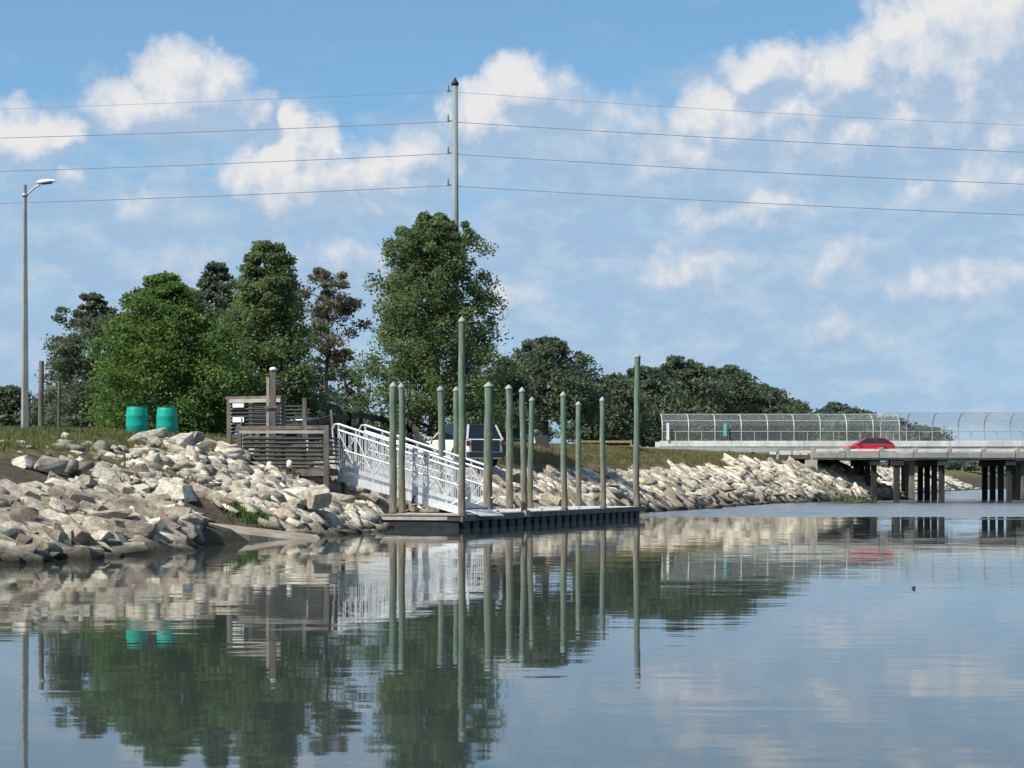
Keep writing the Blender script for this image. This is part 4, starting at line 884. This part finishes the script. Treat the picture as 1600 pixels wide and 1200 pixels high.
def build_far_bridge():
    Y = 158.0; x0, x1 = X(1030, Y), 66.0; r = empty('walkway_bridge', (x0, Y, 0)); tag(r, 'second bridge with a long white barrier behind the road bridge', 'bridge'); inv = Matrix.Translation(-Vector((x0, Y, 0)))
    def fin(o): o.data.transform(inv); return o
    zt, zb = Z(689, Y), Z(698, Y); n = 9; L = (x1 - x0) / n
    for i in range(n): fin(MB().box((x0 + i * L + .02, Y, zb), (x0 + (i + 1) * L - .02, Y + .3, zt)).build('barrier_panel', M['conc_white'], r, .02))
    for i in range(n): fin(MB().box((x0 + i * L + .02, Y + 4.4, zb - .3), (x0 + (i + 1) * L - .02, Y + 4.7, zt)).build('barrier_panel', M['conc_white'], r, .02))
    xs = X(1330, Y); fin(MB().box((xs, Y + .05, 3.34), (x1, Y + .45, zb - .004)).build('edge_beam', M['conc_mid'], r)); fin(MB().box((xs, Y + .02, 3.08), (x1, Y + .44, 3.336)).build('edge_beam', M['conc_white'], r)); fin(MB().box((x0 - .3, Y + .03, 2.6), (xs - .01, Y + .30, zb - .004)).build('kerb_wall', M['conc_mid'], r)); fin(MB().box((xs, Y + .46, 3.25), (x1, Y + 4.6, zb - .05)).build('deck_slab', M['conc_mid'], r))
    fin(MB().box((x0, Y + .31, 3.0), (xs - .01, Y + 4.39, zb - .05)).build('approach_slab', M['conc_mid'], r))
    for px in (1420, 1594, 1700):
        x = X(px, 160); fin(MB().box((x - .35, Y + .5, 2.8), (x + .35, Y + 4.4, 3.249)).build('pile_cap', M['wood'], r))
        for y in (Y + .9, Y + 2.4, Y + 3.9): fin(MB().box((x - .22, y - .22, -1.5), (x + .22, y + .22, 2.799)).build('pile', M['wood'], r, .03))
build_far_bridge()
def mesh_material():
    m, n, b = material('chain_link')
    b.inputs['Base Color'].default_value = (.34, .36, .36, 1); b.inputs['Roughness'].default_value = .6
    co = n.new('ShaderNodeTexCoord').outputs['Object']; s = n.sep(co)
    def wires(v): return n.m('LESS_THAN', n.m('ABSOLUTE', n.m('SUBTRACT', n.m('FRACT', n.m('MULTIPLY', v, 14.0)), .5)), .06)
    al = n.m('MAXIMUM', wires(n.m('ADD', s[0], s[2])), wires(n.m('SUBTRACT', s[0], s[2])))
    n.l.new(al, b.inputs['Alpha']); return m
M['mesh'] = mesh_material()
def fence_run(label, pxs, Y, lean, name='curved_fence'):
    z0 = Z(689, Y); zt = Z(646, Y); h = zt - z0; r = empty(name, (X(pxs[0], Y), Y, z0)); tag(r, label, 'fence')
    prof = [(0, 0), (0, h * .34), (.02, h * .56), (.14, h * .74), (.38, h * .89), (.72, h * .975), (1.05, h)]
    def P(x, k): return Vector((x, prof[k][0] * lean, prof[k][1]))
    xs = [X(p, Y) - X(pxs[0], Y) for p in pxs]
    for x in xs: MB().tube([P(x, k) for k in range(7)], .05, 6).build('rib', M['galv'], r)
    for a, b in zip(xs[:-1], xs[1:]):
        MB().tube([P((a + b) / 2, 0), P((a + b) / 2, 1)], .03, 6).build('short_post', M['galv'], r)
        m = MB(); m.add([P(x, k) for k in range(7) for x in (a, b)], [(2*k, 2*k+1, 2*k+3, 2*k+2) for k in range(6)]); m.build('mesh_panel', M['mesh'], r)
    for k, rad in ((1, .035), (3, .03), (6, .035)): MB().tube([P(xs[0], k), P(xs[-1], k)], rad, 6).build('rail', M['galv'], r)
fence_run('curved chain link fence on the near side of the walkway, left half', [1035 + 41.2 * i for i in range(10)], 158.15, 2.0)
fence_run('curved chain link fence on the far side of the walkway, right half', [1376 + 40.4 * i for i in range(10)], 162.6, -2.0)
def sign_on_fence(px, p0, p1, w, mat, label):
    Y = 157.9; o = MB().box((X(px - w / 2, Y), Y - .04, Z(p1, Y)), (X(px + w / 2, Y), Y, Z(p0, Y))).build('fence_sign', M[mat], None, .01); tag(o, label, 'sign')
sign_on_fence(1133, 662, 681, 5, 'signteal', 'narrow teal sign hanging on the walkway fence'); sign_on_fence(1043.5, 661, 688, 4, 'white', 'narrow white panel near the left end of the walkway fence')
def guardrail():
    Y = 139.0; xa, xb = X(838, Y), X(1215, Y); r = empty('guardrail', (xa, Y, 0)); tag(r, 'grey steel guardrail along the grass verge before the bridge', 'guardrail'); n = 10
    prev = None
    for i in range(n + 1):
        x = xa + (xb - xa) * i / n; g = max(gz(x, Y), 3.3); o = MB().box((x - xa - .08, .02, g - .3), (x - xa + .08, .18, g + .50)).build('post', M['galv'] if i % 3 else M['wood'], r)
        if prev:
            px, pz = prev; m = MB()
            for dz in (.30, .44): m.bar((px - xa, -.02 - (.04 if dz > .4 else .03), pz + dz), (x - xa, -.02 - (.04 if dz > .4 else .03), g + dz), .05, .12)
            m.build('beam', M['galv'], r)
        prev = (x, g)
guardrail()
def approach_rail():
    Y = 142.0; r = empty('approach_rail', (X(1200, Y), Y, 0)); tag(r, 'short white kerb rail leading from the grass onto the bridge', 'rail')
    for a, b in ((1203, 1218), (1220, 1236), (1240, 1250), (1252, 1262)):
        MB().box((X(a, Y) - r.location.x, 0, Z(713, Y)), (X(b, Y) - r.location.x, .25, Z(704.5, Y))).build('kerb_block', M['conc_white'], r, .01)
approach_rail()
car('red_car', 'red car driving left across the road bridge', 'car', (X(1354, 146), 146, 3.36), math.pi, 3.95, 1.7, 1.36, 'red', prof='hatch')
# road surface behind the crest
rm = MB(); n = 24
for i in range(n):
    a, b = -45 + i * (22.3 + 45) / n, -45 + (i + 1) * (22.3 + 45) / n
    za, zb = (max(gz(q, 141.5), gz(q, 145), gz(q, 149)) + .04 for q in (a, b)); za = zb = max(za, zb)
    rm.box((a, 141.4, za - .3), (b, 149.2, za))
tag(rm.build('road', M['asphalt']), None, None, None, 'structure')
# small things on the water
o = bpy.data.objects.new('driftwood', rock_mesh('driftwood', M['wood_dark'], 91, (.028, .02, .02), 14)); o.location = (*WT(1428, 920), .02); link(o); tag(o, 'tiny dark piece of driftwood floating on open water', 'driftwood')
